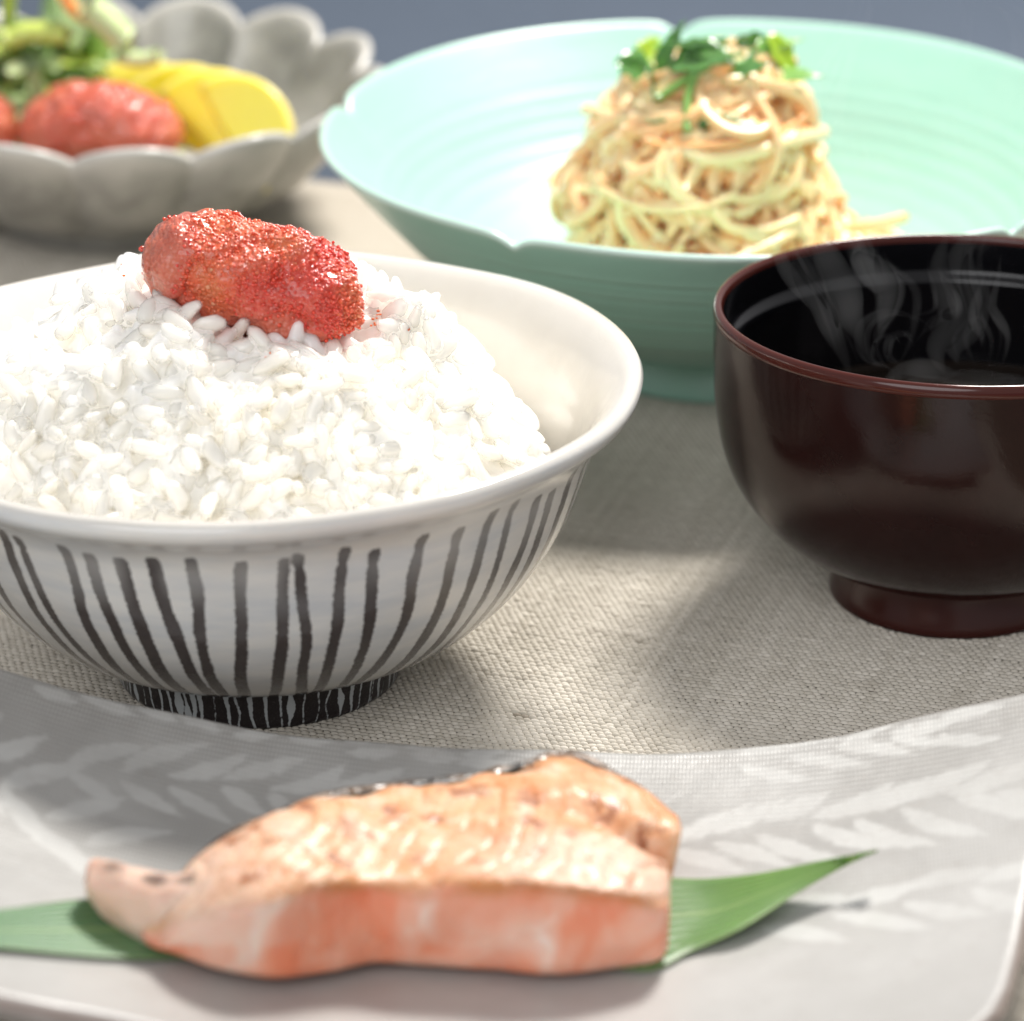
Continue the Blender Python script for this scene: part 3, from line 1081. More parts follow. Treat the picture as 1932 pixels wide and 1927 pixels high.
# ================================================================== SOUP BOWL
SB = np.array([0.0797, -0.0385, 0.0])
sb = thing('soup_bowl', 'dark red brown lacquer soup bowl with black inside', 'bowl', SB)
Mlq = Mat('lacquer_brown', (0.045, 0.015, 0.012), 0.13, 0.32, coat=0.0)
Mlq.set('Base Color', Mlq.mix(Mlq.rmap(Mlq.noise(90, 3), 0.3, 0.7), (0.016, 0.0058, 0.0052), (0.022, 0.0075, 0.0065)))
Mlq.bump(Mlq.noise(1400, 2), 0.00006, 0.3)
Mrim = Mat('lacquer_rim', (0.065, 0.012, 0.008), 0.13, 0.4, coat=0.1, coat_r=0.05)
Mblk = Mat('lacquer_black', (0.004, 0.004, 0.005), 0.12, 0.35, coat=0.15, coat_r=0.08)
SBS = np.array([1.028, 1.034])
so = spline(np.array([(20.4, 8.2), (23, 8.6), (27, 10.2), (32.8, 14.6), (37.6, 20.4), (40.6, 27), (42.2, 35.5), (42.7, 44), (42.75, 51.3)]) * mm * SBS, 90)
def lean_rim(T, R_, Z):
    return R_, Z - R_ * np.sin(T) * 0.026 * np.clip(Z / 0.055, 0, 1) ** 2


V, Q, *_ = lathe(so, 256, lean_rim)
obj('body', mesh('body', V, Q), Mlq.m, sb)
sr_ = spline(np.array([(42.75, 51.3), (42.95, 51.8), (42.85, 52.7), (42.4, 53.3), (41.8, 53.4), (41.3, 52.9), (41.1, 52.0)]) * mm * SBS, 26)
V, Q, *_ = lathe(sr_, 256, lean_rim)
obj('rim', mesh('rim', V, Q), Mrim.m, sb)
si = np.array([(41.1, 52.0), (40.8, 49.5), (40.6, 46.6), (40.35, 46.0), (39.7, 45.5), (39.3, 45.2), (39.15, 44.6), (39.0, 40), (38.6, 34), (37.6, 28), (35.2, 21.5), (30.5, 15.5), (24, 11.9), (14, 10.2), (0.05, 9.8)]) * mm * SBS
V, Q, *_ = lathe(spline(si, 120), 256, lean_rim)
obj('lining', mesh('lining', V, Q), Mblk.m, sb)
sf = spline(np.array([(17.5, 9.5), (18.4, 1.2), (19.2, 0.0), (20.6, 0.0), (21.3, 0.7), (21.2, 2.0), (20.4, 5.2), (20.0, 7.6), (20.5, 8.7)]) * mm * SBS, 40)
V, Q, *_ = lathe(sf, 200)
Mft = Mat('lacquer_foot', (0.040, 0.009, 0.007), 0.2, 0.32, coat=0.1, coat_r=0.12)
obj('foot', mesh('foot', V, Q), Mft.m, sb)
# soup surface
Msp = Mat('broth', (0.009, 0.0055, 0.0035), 0.10, 0.25)
rr_ = np.concatenate([np.linspace(0.0001, 0.0355, 12), np.linspace(0.0368, 0.0390, 6)])
prof_s = np.stack([rr_, 0.0298 + 0.0007 * np.clip((rr_ - 0.0362) / 0.0018, 0, 1) ** 2], -1)
V, Q, *_ = lathe(prof_s, 128)
V[:, 2] += 0.0
o = obj('soup', mesh('soup', V - np.array([0, 0, 0.0298]), Q), Msp.m, None, tuple(SB + np.array([0, 0, 0.0298])))
tag(o, 'dark clear soup inside the lacquer bowl', 'soup')

# ================================================================== SCALLOPED BOWL
GB = np.array([-0.0927, 0.1785, 0.0])
gbw = thing('scalloped_bowl', 'grey glazed bowl with scalloped petal rim and side dishes inside', 'bowl', GB)
NL = 14
CUSP = math.radians(267.6)
gp = spline(np.array([(26, 4.4), (30, 5.2), (38, 8.2), (45, 12.4), (51, 18), (55.2, 23.5), (58.2, 28.2), (59.6, 30.8), (59.4, 32.0), (58.2, 32.2), (56.4, 30.4), (53.4, 25.2), (49, 18.6), (43, 13.2), (36, 9.4), (26, 7.2), (12, 6.6), (0.05, 6.5)]) * mm * 1.05, 110)


def gray_deform(T, R, Z):
    ph = (T - CUSP) * NL / 2
    lob = np.abs(np.sin(ph)) ** 0.65         # 0 at cusps, 1 mid lobe
    k = np.clip((R - 0.020) / 0.036, 0, 1)
    kz = np.clip((Z - 0.006) / 0.026, 0, 1) ** 1.5
    return R * (1 - 0.075 * k * (1 - lob)) + 0.0012 * k * lob, Z + 0.0050 * kz * (lob - 0.55) + 0.0006 * kz * np.sin(2 * T)


V, Q, T, Rr, Z = lathe(gp, 560, gray_deform)
me = mesh('body', V, Q)
rimw = np.exp(-((np.arange(110) - int(np.argmax(gp[:, 0]))) / 4.2) ** 2)
attr(me, 'lip', np.repeat(rimw[None], 560, 0))
Mgr = Mat('grey_glaze', (0.4, 0.38, 0.34), 0.30, 0.5, coat=0.4, coat_r=0.15)
gcol = Mgr.mix(Mgr.rmap(Mgr.noise(110, 5, 0.7), 0.35, 0.65), (0.24, 0.232, 0.21), (0.42, 0.405, 0.37))
Mgr.set('Base Color', Mgr.mix(Mgr.math('MULTIPLY', Mgr.attr('lip'), 0.8), gcol, (0.62, 0.60, 0.56)))
Mgr.bump(Mgr.noise(200, 3), 0.0005, 0.5)
obj('body', me, Mgr.m, gbw)
gf = spline(np.array([(22, 6.5), (23.5, 0.6), (24.5, 0), (26.3, 0), (27.2, 0.8), (27.6, 3), (27.4, 5.2)]) * mm, 24)
V, Q, *_ = lathe(gf, 160)
me = mesh('foot', V, Q)
attr(me, 'lip', np.zeros(len(V)))
obj('foot', me, Mgr.m, gbw)

# roe pieces in the grey bowl
yR = 0.150
make_roe('pale red cod roe in front of the yellow pickles', [aty(35, 262, yR), aty(110, 240, yR), aty(190, 226, yR), aty(270, 238, yR), aty(338, 272, yR)], [0.0058, 0.0082, 0.0096, 0.0085, 0.0052], 500, 31, 'pieces of cod roe', pale=0.62, er=0.0004)
make_roe('cod roe end at the photo left edge in the grey bowl', [aty(-190, 262, yR + 0.006), aty(-110, 250, yR + 0.006), aty(-40, 246, yR + 0.004), aty(34, 256, yR + 0.004)], [0.0055, 0.0085, 0.0085, 0.006], 300, 32, 'pieces of cod roe', pale=0.7, er=0.0004)

# yellow pickled radish slices, fanned
Mp = Mat('pickle_yellow', (0.88, 0.68, 0.01), 0.32, 0.5, sss=0.3, sss_r=(1, 0.9, 0.3), sss_s=0.001, coat=0.4, coat_r=0.15)
Mp.set('Base Color', Mp.mix(Mp.attr('peel'), Mp.mix(Mp.noise(120, 3), (0.91, 0.755, 0.006), (0.92, 0.82, 0.02)), (0.90, 0.76, 0.30)))
Mp.bump(Mp.noise(350, 3), 0.0004, 0.4)


def half_moon(R, thick):
    """half disc in x-z with rounded edges, thickness along y"""
    n = 36
    th_ = np.linspace(0, np.pi, n)
    out = np.stack([R * np.cos(th_), np.abs(R * np.sin(th_)) ** 1.0], -1)
    base_ = np.stack([np.linspace(-R, R, 14)[1:-1], -0.0008 * np.ones(12)], -1)
    loop = np.vstack([out, base_])
    cen_ = np.array([0, R * 0.42])
    rings, peel = [], []
    for y_, k_ in ((-0.5, 0.0), (-0.5, 0.5), (-0.5, 0.80), (-0.5, 0.93), (-0.3, 0.995), (0, 1.0), (0.3, 0.995), (0.5, 0.93), (0.5, 0.80), (0.5, 0.5), (0.5, 0.0)):
        kk = max(k_, 0.002)
        p_ = cen_ + (loop - cen_) * kk
        rings.append(np.stack([p_[:, 0], np.full(len(p_), y_ * thick), p_[:, 1]], -1))
        peel.append(np.full(len(p_), np.clip((k_ - 0.9) / 0.1, 0, 1)))
    V = np.vstack(rings)
    return V, grid_faces(len(rings), len(loop), wrap_v=True), np.concatenate(peel)


slices = [(232, 258, 0.180, 0.0170, -4, 'leftmost yellow pickle slice, half hidden behind the cod roe'),
          (288, 262, 0.1725, 0.0178, 7, 'second yellow pickle slice from the left in the fan'),
          (342, 266, 0.1655, 0.0178, 19, 'middle yellow pickle slice of the fan in the grey bowl'),
          (394, 268, 0.1590, 0.0168, 32, 'fourth yellow pickle slice from the left in the fan'),
          (438, 262, 0.1535, 0.0146, 46, 'rightmost and nearest yellow pickle slice of the fan')]
for k, (u_, v_, y_, R_, lean, lab) in enumerate(slices):
    V, q, peel = half_moon(R_, 0.0036)
    P = aty(u_, v_, y_)
    Rm = rotm(math.radians(-22 - 4 * k), math.radians(lean), math.radians(-8 - 9 * k))
    V = V @ Rm.T
    me = mesh('pickle_slice', V, q)
    attr(me, 'peel', peel)
    o = obj('pickle_slice', me, Mp.m, None, tuple(P))
    tag(o, lab, 'pickle', 'fan of yellow pickled radish slices')

# greens
GC = np.array([-0.112, 0.190, 0.0085])
gr = thing('chopped_greens', 'loose mound of chopped boiled greens in the grey bowl', 'greens', GC)
MG = [leaf_mat('green_deep', (0.15, 0.25, 0.08), (0.24, 0.35, 0.12)), leaf_mat('green_mid', (0.28, 0.40, 0.17), (0.40, 0.50, 0.24)), leaf_mat('green_lime', (0.45, 0.55, 0.07), (0.58, 0.66, 0.16)), leaf_mat('green_pale', (0.50, 0.60, 0.28), (0.62, 0.70, 0.40))]
rg = np.random.default_rng(44)
for k in range(190):
    t_ = rg.random()
    rad_ = 0.030 * math.sqrt(rg.random())
    a_ = rg.random() * 2 * math.pi
    hgt = 0.034 * (1 - (rad_ / 0.034) ** 2)
    z_ = 0.002 + hgt * rg.random() ** 0.4
    P = GC + np.array([rad_ * math.cos(a_), rad_ * math.sin(a_) * 0.8, z_])
    Rm = rotm(rg.normal(0, 0.7), rg.normal(0, 0.8), rg.uniform(0, 6.28))
    if rg.random() < 0.55:
        V, q, _ = blade(rg.uniform(0.010, 0.019), rg.uniform(0.006, 0.012), rg.uniform(-0.6, 0.4), rg.uniform(-0.3, 0.8))
        obj('leaf', mesh('leaf', V @ Rm.T + P - GC, q), MG[int(rg.choice([0, 0, 1, 1, 2]))], gr)
    else:
        L_ = rg.uniform(0.008, 0.018)
        V, q, t = tube(spline(np.array([(-L_ / 2, 0, 0), (0, rg.normal(0, 0.001), rg.normal(0, 0.0015)), (L_ / 2, 0, 0)]), 8), rg.uniform(0.0016, 0.0028), 8, 0.7)
        obj('stem', mesh('stem', V @ Rm.T + P - GC, q, t), MG[int(rg.choice([1, 2, 3, 3]))], gr)
for pix, rad, mi in [([(15, 75), (60, 60), (125, 66)], 0.0032, 2), ([(165, 10), (200, 40), (235, 75)], 0.0046, 3), ([(225, 108), (270, 112), (300, 104)], 0.0024, 3), ([(60, 130), (72, 170), (78, 195)], 0.0024, 1), ([(120, 165), (140, 175), (165, 190)], 0.0022, 2)]:
    P = np.array([aty(u_, v_, 0.162 + 0.0) for u_, v_ in pix])
    V, q, t = tube(spline(P, 10), rad, 9, 0.75)
    obj('stem', mesh('stem', V - GC, q, t), MG[mi], gr)
Mor = Mat('carrot', (0.75, 0.28, 0.08), 0.4, sss=0.3, sss_s=0.001)
P = aty(138, 18, 0.163)
V, q, t = tube(spline(np.array([P + np.array([-0.002, 0, 0.003]), P, P + np.array([0.004, 0.001, -0.003])]), 8), 0.0026, 8, 0.5)
o = obj('dried_flake', mesh('dried_flake', V - P, q, t), Mor.m, None, tuple(P))
tag(o, 'small orange flake on top of the chopped greens', 'garnish')

# ================================================================== PLATE
PX0 = 0.010
PYB, PYF = -0.1255, -0.2260
PXL = -0.118


def plate_right(y):
    return np.interp(y, [PYF, PYF + 0.003, PYF + 0.008, PYF + 0.016, PYF + 0.03, PYB], [0.0605, 0.0645, 0.0675, 0.0702, 0.0735, 0.0885])


def plate_z(x, y):
    dx = x - PX0
    k = np.where(dx < 0, 1.75, 1.95)
    yc = (y - (PYB + PYF) / 2) / ((PYB - PYF) / 2)
    return 0.0070 + k * dx ** 2 + 0.0034 * np.abs(yc) ** 2.6 + 0.0004 * np.sin(x * 70 + y * 31)


pl = thing('serving_plate', 'long grey ceramic plate with upturned ends and white leaf pattern', 'plate', ((PXL + 0.08) / 2, (PYB + PYF) / 2, 0))
PL0 = np.array(pl.location)
nu, nv = 330, 180
su = np.linspace(0, 1, nu)
sv_ = np.linspace(0, 1, nv)
SU, SV = np.meshgrid(su, sv_, indexing='ij')
Yp = PYF + (PYB - PYF) * SV
Xr = plate_right(Yp)
Xp = PXL + (Xr - PXL) * SU
wav = 0.0007 * np.sin(Xp * 90 + 1) + 0.0004 * np.sin(Xp * 210)
Yp2 = Yp + wav * (2 * np.abs(SV - 0.5)) ** 3
# soften corners
cornr = 0.010
Zp = plate_z(Xp, Yp)
TH = 0.0046
edge_d = np.minimum(np.minimum(SU * (Xr - PXL), (1 - SU) * (Xr - PXL)), np.minimum(SV, 1 - SV) * (PYB - PYF))
rnd = np.clip(1 - edge_d / 0.0016, 0, 1)
Ztop = Zp - 0.0009 * rnd ** 2
Zbot = Zp - TH + 0.0008 * rnd ** 2
top = np.stack([Xp, Yp2, Ztop], -1).reshape(-1, 3)
bot = np.stack([Xp, Yp2, Zbot], -1).reshape(-1, 3)
n2 = nu * nv
ring = [(i, 0) for i in range(nu)] + [(nu - 1, j) for j in range(1, nv)] + [(i, nv - 1) for i in range(nu - 2, -1, -1)] + [(0, j) for j in range(nv - 2, 0, -1)]
ids = np.array([i * nv + j for i, j in ring])
# three rings of side wall bulging outward
Vs = [top, bot]
mid = []
nrings = 3
cxy = np.array([0, (PYB + PYF) / 2])
for k in range(1, nrings + 1):
    t_ = k / (nrings + 1)
    p_ = top[ids] * (1 - t_) + bot[ids] * t_
    jx = np.array([-1 if ring[q_][0] == 0 else (1 if ring[q_][0] == nu - 1 else 0) for q_ in range(len(ring))])
    jy = np.array([-1 if ring[q_][1] == 0 else (1 if ring[q_][1] == nv - 1 else 0) for q_ in range(len(ring))])
    bul = 0.0007 * math.sin(math.pi * t_) + 0.0002 * vnoise(p_, 300)
    p_[:, 0] += jx * bul
    p_[:, 1] += jy * bul
    mid.append(p_)
Vp = np.vstack(Vs + mid)
nr = len(ids)
lay = [ids] + [2 * n2 + k * nr + np.arange(nr) for k in range(nrings)] + [ids + n2]
qs = [grid_faces(nu, nv), grid_faces(nu, nv, base=n2)[:, ::-1]]
for a_, b_ in zip(lay[:-1], lay[1:]):
    qs.append(np.stack([np.roll(a_, -1), a_, b_, np.roll(b_, -1)], -1))
me = mesh('dish', Vp - PL0, np.vstack(qs))
# white brush leaves: signed distance in mm; each (u,v) pair of ends read off the glaze
LV = []
for (s0, s1, nst, up_, dn_, wid_) in [((120, 1452), (690, 1512), 7, (175, -52), (125, 80), 40), ((-160, 1380), (150, 1600), 5, (170, -38), (85, 105), 44), ((1240, 1600), (1960, 1470), 9, (175, -80), (185, 52), 42), ((1380, 1440), (1760, 1370), 5, (150, -45), (160, 20), 30), ((430, 1372), (860, 1430), 5, (110, -22), (120, 14), 28), ((1420, 1740), (1960, 1640), 5, (190, -50), (190, 40), 40), ((60, 1290), (330, 1345), 4, (120, -30), (100, 40), 30)]:
    for q_ in range(nst):
        t_ = q_ / (nst - 1)
        bx_, by_ = s0[0] + (s1[0] - s0[0]) * t_, s0[1] + (s1[1] - s0[1]) * t_
        for d_ in (up_, dn_):
            j_ = rng.normal(0, 5, 4)
            f_ = rng.uniform(0.85, 1.1)
            LV.append(((bx_ + 8 + j_[0], by_ + (-7 if d_ is up_ else 7) + j_[1]), (bx_ + d_[0] * f_ + j_[2], by_ + d_[1] * f_ + j_[3]), wid_))


def on_plate(u, v):
    ys = np.linspace(PYF - 0.01, PYB + 0.01, 400)
    pts = np.array([aty(u, v, y_) for y_ in ys])
    k_ = np.argmin(np.abs(pts[:, 2] - plate_z(pts[:, 0], pts[:, 1])))
    return pts[k_]


gx, gy = top[:, 0] / mm, top[:, 1] / mm
sd = np.full(n2, 8.0)
for k, (p0, p1, wpx) in enumerate(LV):
    A, B = on_plate(*p0) / mm, on_plate(*p1) / mm
    d_ = np.array([B[0] - A[0], B[1] - A[1]])
    L_ = np.linalg.norm(d_)
    d_ /= L_
    t_ = ((gx - A[0]) * d_[0] + (gy - A[1]) * d_[1]) / L_
    bow = (rng.normal(0, 0.05)) * L_ * np.sin(np.pi * np.clip(t_, 0, 1))
    s_ = np.abs(-(gx - A[0]) * d_[1] + (gy - A[1]) * d_[0] - bow)
    wmm = wpx * 0.088 * 0.62 * (1.0 if abs(d_[1]) > 0.5 else 1.15)
    wl = wmm * np.clip(np.sin(np.pi * np.clip(t_, 0, 1) ** 0.85), 0, 1) ** 0.75
    dd = np.where((t_ > 0) & (t_ < 1), s_ - wl, np.minimum(np.hypot(gx - A[0], gy - A[1]), np.hypot(gx - B[0], gy - B[1])))
    sd = np.minimum(sd, dd)
full = np.full(len(Vp), 8.0)
full[:n2] = sd
attr(me, 'motif', full)
iron = np.zeros(len(Vp))
iron[:n2] = np.clip(1 - edge_d.ravel() / 0.0011, 0, 1) * 0.65
iron[2 * n2:] = 0.15
iron[2 * n2:2 * n2 + nr] = 0.7
iron[2 * n2 + nr * 2:] = 0.5
attr(me, 'iron', iron)
front_pale = np.zeros(len(Vp))  # glaze ground turns paler and more even towards front and right
front_pale[:n2] = np.clip((0.62 - SV.ravel() + 0.35 * (SU.ravel() - 0.5)) / 0.5, 0, 1) * np.clip(0.75 + 0.5 * vnoise(top, 60, 5), 0, 1)
attr(me, 'front_pale', front_pale)
Mpl = Mat('plate_glaze', (0.5, 0.48, 0.46), 0.36, 0.5, coat=0.35, coat_r=0.2)


def threads(scale, axis):
    wv_ = Mpl.n('ShaderNodeTexWave', wave_type='BANDS', bands_direction=axis)
    Mpl.put(wv_.inputs['Vector'], Mpl.co(rot=(0, 0, math.radians(4))))
    wv_.inputs['Scale'].default_value = scale
    wv_.inputs['Distortion'].default_value = 1.2
    wv_.inputs['Detail'].default_value = 1.0
    wv_.inputs['Detail Scale'].default_value = 1.5
    return wv_.outputs['Fac']


tw = Mpl.math('MULTIPLY', threads(520, 'X'), threads(225, 'Y'))
ground = Mpl.mix(Mpl.math('MULTIPLY', tw, Mpl.rmap(Mpl.noise(60, 3), 0.35, 0.65, 0.35, 1.0)), (0.31, 0.30, 0.285), (0.49, 0.48, 0.46))
ground = Mpl.mix(Mpl.rmap(Mpl.noise(35, 3), 0.42, 0.7, 0, 0.55), ground, (0.52, 0.515, 0.50))
ground = Mpl.mix(Mpl.math('MULTIPLY', Mpl.attr('front_pale'), 0.8), ground, (0.49, 0.478, 0.46))
motif = Mpl.rmap(Mpl.math('ADD', Mpl.attr('motif'), Mpl.rmap(Mpl.noise(420, 3), 0.2, 0.8, -0.7, 0.7)), -0.9, 0.5, 1, 0, True)
glz = Mpl.mix(Mpl.math('MULTIPLY', motif, Mpl.rmap(Mpl.noise(45, 3), 0.3, 0.7, 0.30, 0.62)), ground, (0.63, 0.63, 0.61))
glz = Mpl.mix(Mpl.rmap(Mpl.noise(330, 5, 0.75), 0.56, 0.74, 0, 0.40), glz, (0.33, 0.30, 0.275))
glz = Mpl.mix(Mpl.rmap(Mpl.noise(85, 5, 0.7, Mpl.co((0.5, 1.6, 1))), 0.52, 0.72, 0, 0.30), glz, (0.38, 0.36, 0.335))
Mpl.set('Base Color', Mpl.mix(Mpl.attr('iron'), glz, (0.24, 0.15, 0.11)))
b1 = Mpl.bump(tw, 0.00006, 0.5)
Mpl.bump(Mpl.noise(120, 4), 0.0006, 0.5, prev=b1)
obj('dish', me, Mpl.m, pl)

# ================================================================== BAMBOO LEAF
Mlf = Mat('bamboo_leaf', (0.07, 0.2, 0.06), 0.42, 0.4, sss=0.15, sss_r=(0.4, 1, 0.2), sss_s=0.001, coat=0.08, coat_r=0.3)
vein = Mlf.n('ShaderNodeTexWave', wave_type='BANDS', bands_direction='X')
Mlf.put(vein.inputs['Vector'], Mlf.n('ShaderNodeTexCoord').outputs['UV'])
vein.inputs['Scale'].default_value = 1.0
across = Mlf.attr('across')
vs_ = Mlf.math('SINE', Mlf.math('MULTIPLY', across, 70.0))
vs_ = Mlf.math('ADD', Mlf.math('MULTIPLY', vs_, 0.5), 0.5)
lc = Mlf.mix(Mlf.attr('along'), (0.095, 0.215, 0.105), (0.15, 0.275, 0.055))
lc = Mlf.mix(Mlf.math('MULTIPLY', vs_, 0.35), lc, (0.20, 0.33, 0.10))
lc = Mlf.mix(Mlf.rmap(Mlf.noise(90, 3), 0.4, 0.75, 0, 0.4), lc, (0.07, 0.16, 0.06))
rib = Mlf.math('ABSOLUTE', Mlf.math('SUBTRACT', across, 0.5))
lc = Mlf.mix(Mlf.rmap(rib, 0.012, 0.03, 0.6, 0.0), lc, (0.27, 0.38, 0.14))
lc = Mlf.mix(Mlf.rmap(rib, 0.475, 0.495, 0.0, 0.5), lc, (0.30, 0.36, 0.14))
Mlf.set('Base Color', lc)
Mlf.bump(vs_, 0.00022, 0.8)
upper = [(-140, 1735), (0, 1716), (230, 1688), (500, 1665), (800, 1650), (1050, 1652), (1250, 1656), (1330, 1658), (1430, 1648), (1530, 1628), (1600, 1614), (1655, 1604)]
lower = [(-140, 1775), (0, 1787), (230, 1806), (500, 1806), (800, 1800), (1050, 1806), (1215, 1830), (1300, 1795), (1400, 1750), (1510, 1680), (1595, 1632), (1655, 1605)]


def leafpt(u, v, dz):
    p = on_plate(u, v)
    ys = np.linspace(PYF - 0.01, PYB + 0.01, 400)
    pts = np.array([aty(u, v, y_) for y_ in ys])
    k_ = np.argmin(np.abs(pts[:, 2] - plate_z(pts[:, 0], pts[:, 1]) - dz))
    return pts[k_]


nl, ml = 64, 15
lift = np.interp(np.linspace(0, 1, 12), [0, 0.08, 0.2, 0.65, 0.72, 0.85, 1], [0.0016, 0.0010, 0.0008, 0.0008, 0.0028, 0.0052, 0.0068])
Up = spline(np.array([leafpt(u_, v_, lift[k]) for k, (u_, v_) in enumerate(upper)]), nl)
Lo = spline(np.array([leafpt(u_, v_, lift[k] * 0.75 + 0.0003) for k, (u_, v_) in enumerate(lower)]), nl)
cc = np.linspace(0, 1, ml)
LVt = Up[:, None] * (1 - cc)[None, :, None] + Lo[:, None] * cc[None, :, None]
sag = 0.0016 * np.sin(np.pi * cc)[None, :] * np.linspace(0.2, 1, nl)[:, None]
LVt[..., 2] -= sag * np.clip(np.linalg.norm(Up - Lo, axis=1) / 0.03, 0, 1)[:, None]
LVt[..., 2] = np.maximum(LVt[..., 2], plate_z(LVt[..., 0], LVt[..., 1]) + 0.0005)
tv = LVt.reshape(-1, 3)
bv = tv - np.array([0, 0, 0.00022])
q = grid_faces(nl, ml)
ring = [i * ml for i in range(nl)] + [(nl - 1) * ml + j for j in range(1, ml)] + [i * ml + ml - 1 for i in range(nl - 2, -1, -1)] + [j for j in range(ml - 2, 0, -1)]
e_ = np.array([(ring[(k + 1) % len(ring)], ring[k], ring[k] + nl * ml, ring[(k + 1) % len(ring)] + nl * ml) for k in range(len(ring))])
BL0 = tv.mean(0)
me = mesh('bamboo_leaf', np.vstack([tv, bv]) - BL0, np.vstack([q, q[:, ::-1] + nl * ml, e_]))
attr(me, 'across', np.tile(np.tile(cc, nl), 2))
attr(me, 'along', np.tile(np.repeat(np.clip((np.linspace(0, 1, nl) - 0.55) / 0.4, 0, 1), ml), 2))
o = obj('bamboo_leaf', me, Mlf.m, None, tuple(BL0))
tag(o, 'long pointed green bamboo leaf lying under the salmon', 'leaf')

# ================================================================== SALMON
Msf = Mat('salmon_flesh', (0.85, 0.4, 0.25), 0.48, 0.35, sss=0.35, sss_r=(1.0, 0.42, 0.25), sss_s=0.0026, coat=0.12, coat_r=0.18)
tp = Msf.attr('top')
ch = Msf.attr('char')
wl_ = Msf.attr('pale')
fl = Msf.attr('flake')
front = Msf.ramp(Msf.rmap(Msf.noise(75, 3, 0.5, dist=0.8), 0.3, 0.72), [(0.0, (0.83, 0.23, 0.11)), (0.5, (0.84, 0.32, 0.19)), (0.8, (0.86, 0.46, 0.33)), (1.0, (0.88, 0.70, 0.60))])
topc = Msf.ramp(Msf.rmap(Msf.noise(110, 4, 0.6, dist=0.5), 0.3, 0.72), [(0.0, (0.62, 0.23, 0.085)), (0.45, (0.76, 0.43, 0.24)), (1.0, (0.86, 0.70, 0.56))])
c_ = Msf.mix(tp, front, topc)
c_ = Msf.mix(wl_, c_, (0.80, 0.61, 0.50))
c_ = Msf.mix(Msf.math('MULTIPLY', fl, 0.8), c_, (0.52, 0.17, 0.055))
fine = Msf.rmap(Msf.noise(420, 4, 0.7, Msf.co((0.35, 1.0, 1.0), (0, 0, math.radians(28)))), 0.40, 0.70, 0.0, 0.5)
c_ = Msf.mix(Msf.math('MULTIPLY', tp, fine), c_, (0.60, 0.24, 0.08))
side = Msf.rmap(Msf.noise(260, 4, 0.6, Msf.co((1.0, 1.0, 0.25))), 0.45, 0.75, 0.0, 0.28)
c_ = Msf.mix(Msf.math('MULTIPLY', Msf.math('SUBTRACT', 1.0, tp), side), c_, (0.86, 0.58, 0.46))
brn = Msf.math('MULTIPLY', tp, Msf.rmap(Msf.noise(190, 4, 0.65), 0.54, 0.66, 0, 0.92))
c_ = Msf.mix(brn, c_, (0.33, 0.105, 0.035))
c_ = Msf.mix(Msf.math('MULTIPLY', Msf.attr('seam'), Msf.rmap(Msf.noise(140, 3), 0.35, 0.65, 0.2, 0.95)), c_, (0.58, 0.22, 0.06))
c_ = Msf.mix(ch, c_, (0.020, 0.014, 0.012))
Msf.set('Base Color', c_)
_sb = Msf.bump(Msf.noise(300, 4, 0.6), 0.0006, 0.5)
Msf.bump(Msf.noise(1100, 3, 0.6), 0.0004, 0.8, prev=_sb)

ZB = 0.0085
ST = [  # u, front bottom v, front top v, back top v
    (296, 1800, 1768, 1700), (330, 1818, 1745, 1640), (400, 1842, 1715, 1578), (500, 1857, 1690, 1532), (600, 1848, 1668, 1497), (700, 1832, 1662, 1480), (800, 1834, 1662, 1470), (900, 1840, 1665, 1456),
    (1000, 1846, 1670, 1432), (1075, 1847, 1678, 1414), (1150, 1842, 1686, 1440), (1205, 1834, 1692, 1482), (1238, 1826, 1696, 1520)]
st = []
for u_, fb, ft, bt in ST:
    A = leafpt(u_, fb, 0.0013)
    zf = aty(u_, ft, A[1] + 0.0005)[2]
    zb = zf + 0.0006
    Bk = at(u_, bt, zb)
    st.append((A[0], A[1], zf, Bk[1], zb, A[2]))
st = np.array(st)
NS = 150
sx = spline(st, NS)
M_ = 120
loopV, topw, pos_t = [], [], []


def section(y0, zf, y1, zb, z0, m):
    """rounded slab section in y,z; returns points and a running parameter"""
    P = np.array([(y1 + 0.0010, z0 + 0.001), (y1 - 0.004, z0), ((y0 + y1) / 2, z0 + 0.0004), (y0 + 0.0035, z0), (y0 + 0.0006, z0 + 0.0012), (y0, z0 + 0.30 * (zf - z0)), (y0 - 0.0004, z0 + 0.62 * (zf - z0)), (y0 + 0.0001, zf - 0.0016), (y0 + 0.0013, zf - 0.0002), (y0 + 0.2 * (y1 - y0), zf + 0.0010), (y0 + 0.5 * (y1 - y0), (zf + zb) / 2 + 0.0018), (y0 + 0.8 * (y1 - y0), zb + 0.0012), (y1 - 0.0022, zb), (y1 - 0.0002, zb - 0.0014), (y1 + 0.0012, zb - 0.45 * (zb - z0)), (y1 + 0.0010, z0 + 0.001)])
    S = spline(P, m + 1)[:-1]
    return S


for k in range(NS):
    S = section(sx[k, 1], sx[k, 2], sx[k, 3], sx[k, 4], sx[k, 5], M_)
    loopV.append(np.stack([np.full(M_, sx[k, 0]), S[:, 0], S[:, 1]], -1))
LVs = np.array(loopV)                         # NS,M,3
yn = (LVs[..., 1] - sx[:, 1][:, None]) / (sx[:, 3] - sx[:, 1])[:, None]   # 0 front .. 1 back
zn = (LVs[..., 2] - sx[:, 5][:, None]) / (np.maximum(sx[:, 2], sx[:, 4]) - sx[:, 5])[:, None]
s01 = np.linspace(0, 1, NS)[:, None] * np.ones((1, M_))
istop = np.clip((zn - 0.80) / 0.14, 0, 1) * (yn > 0.01)
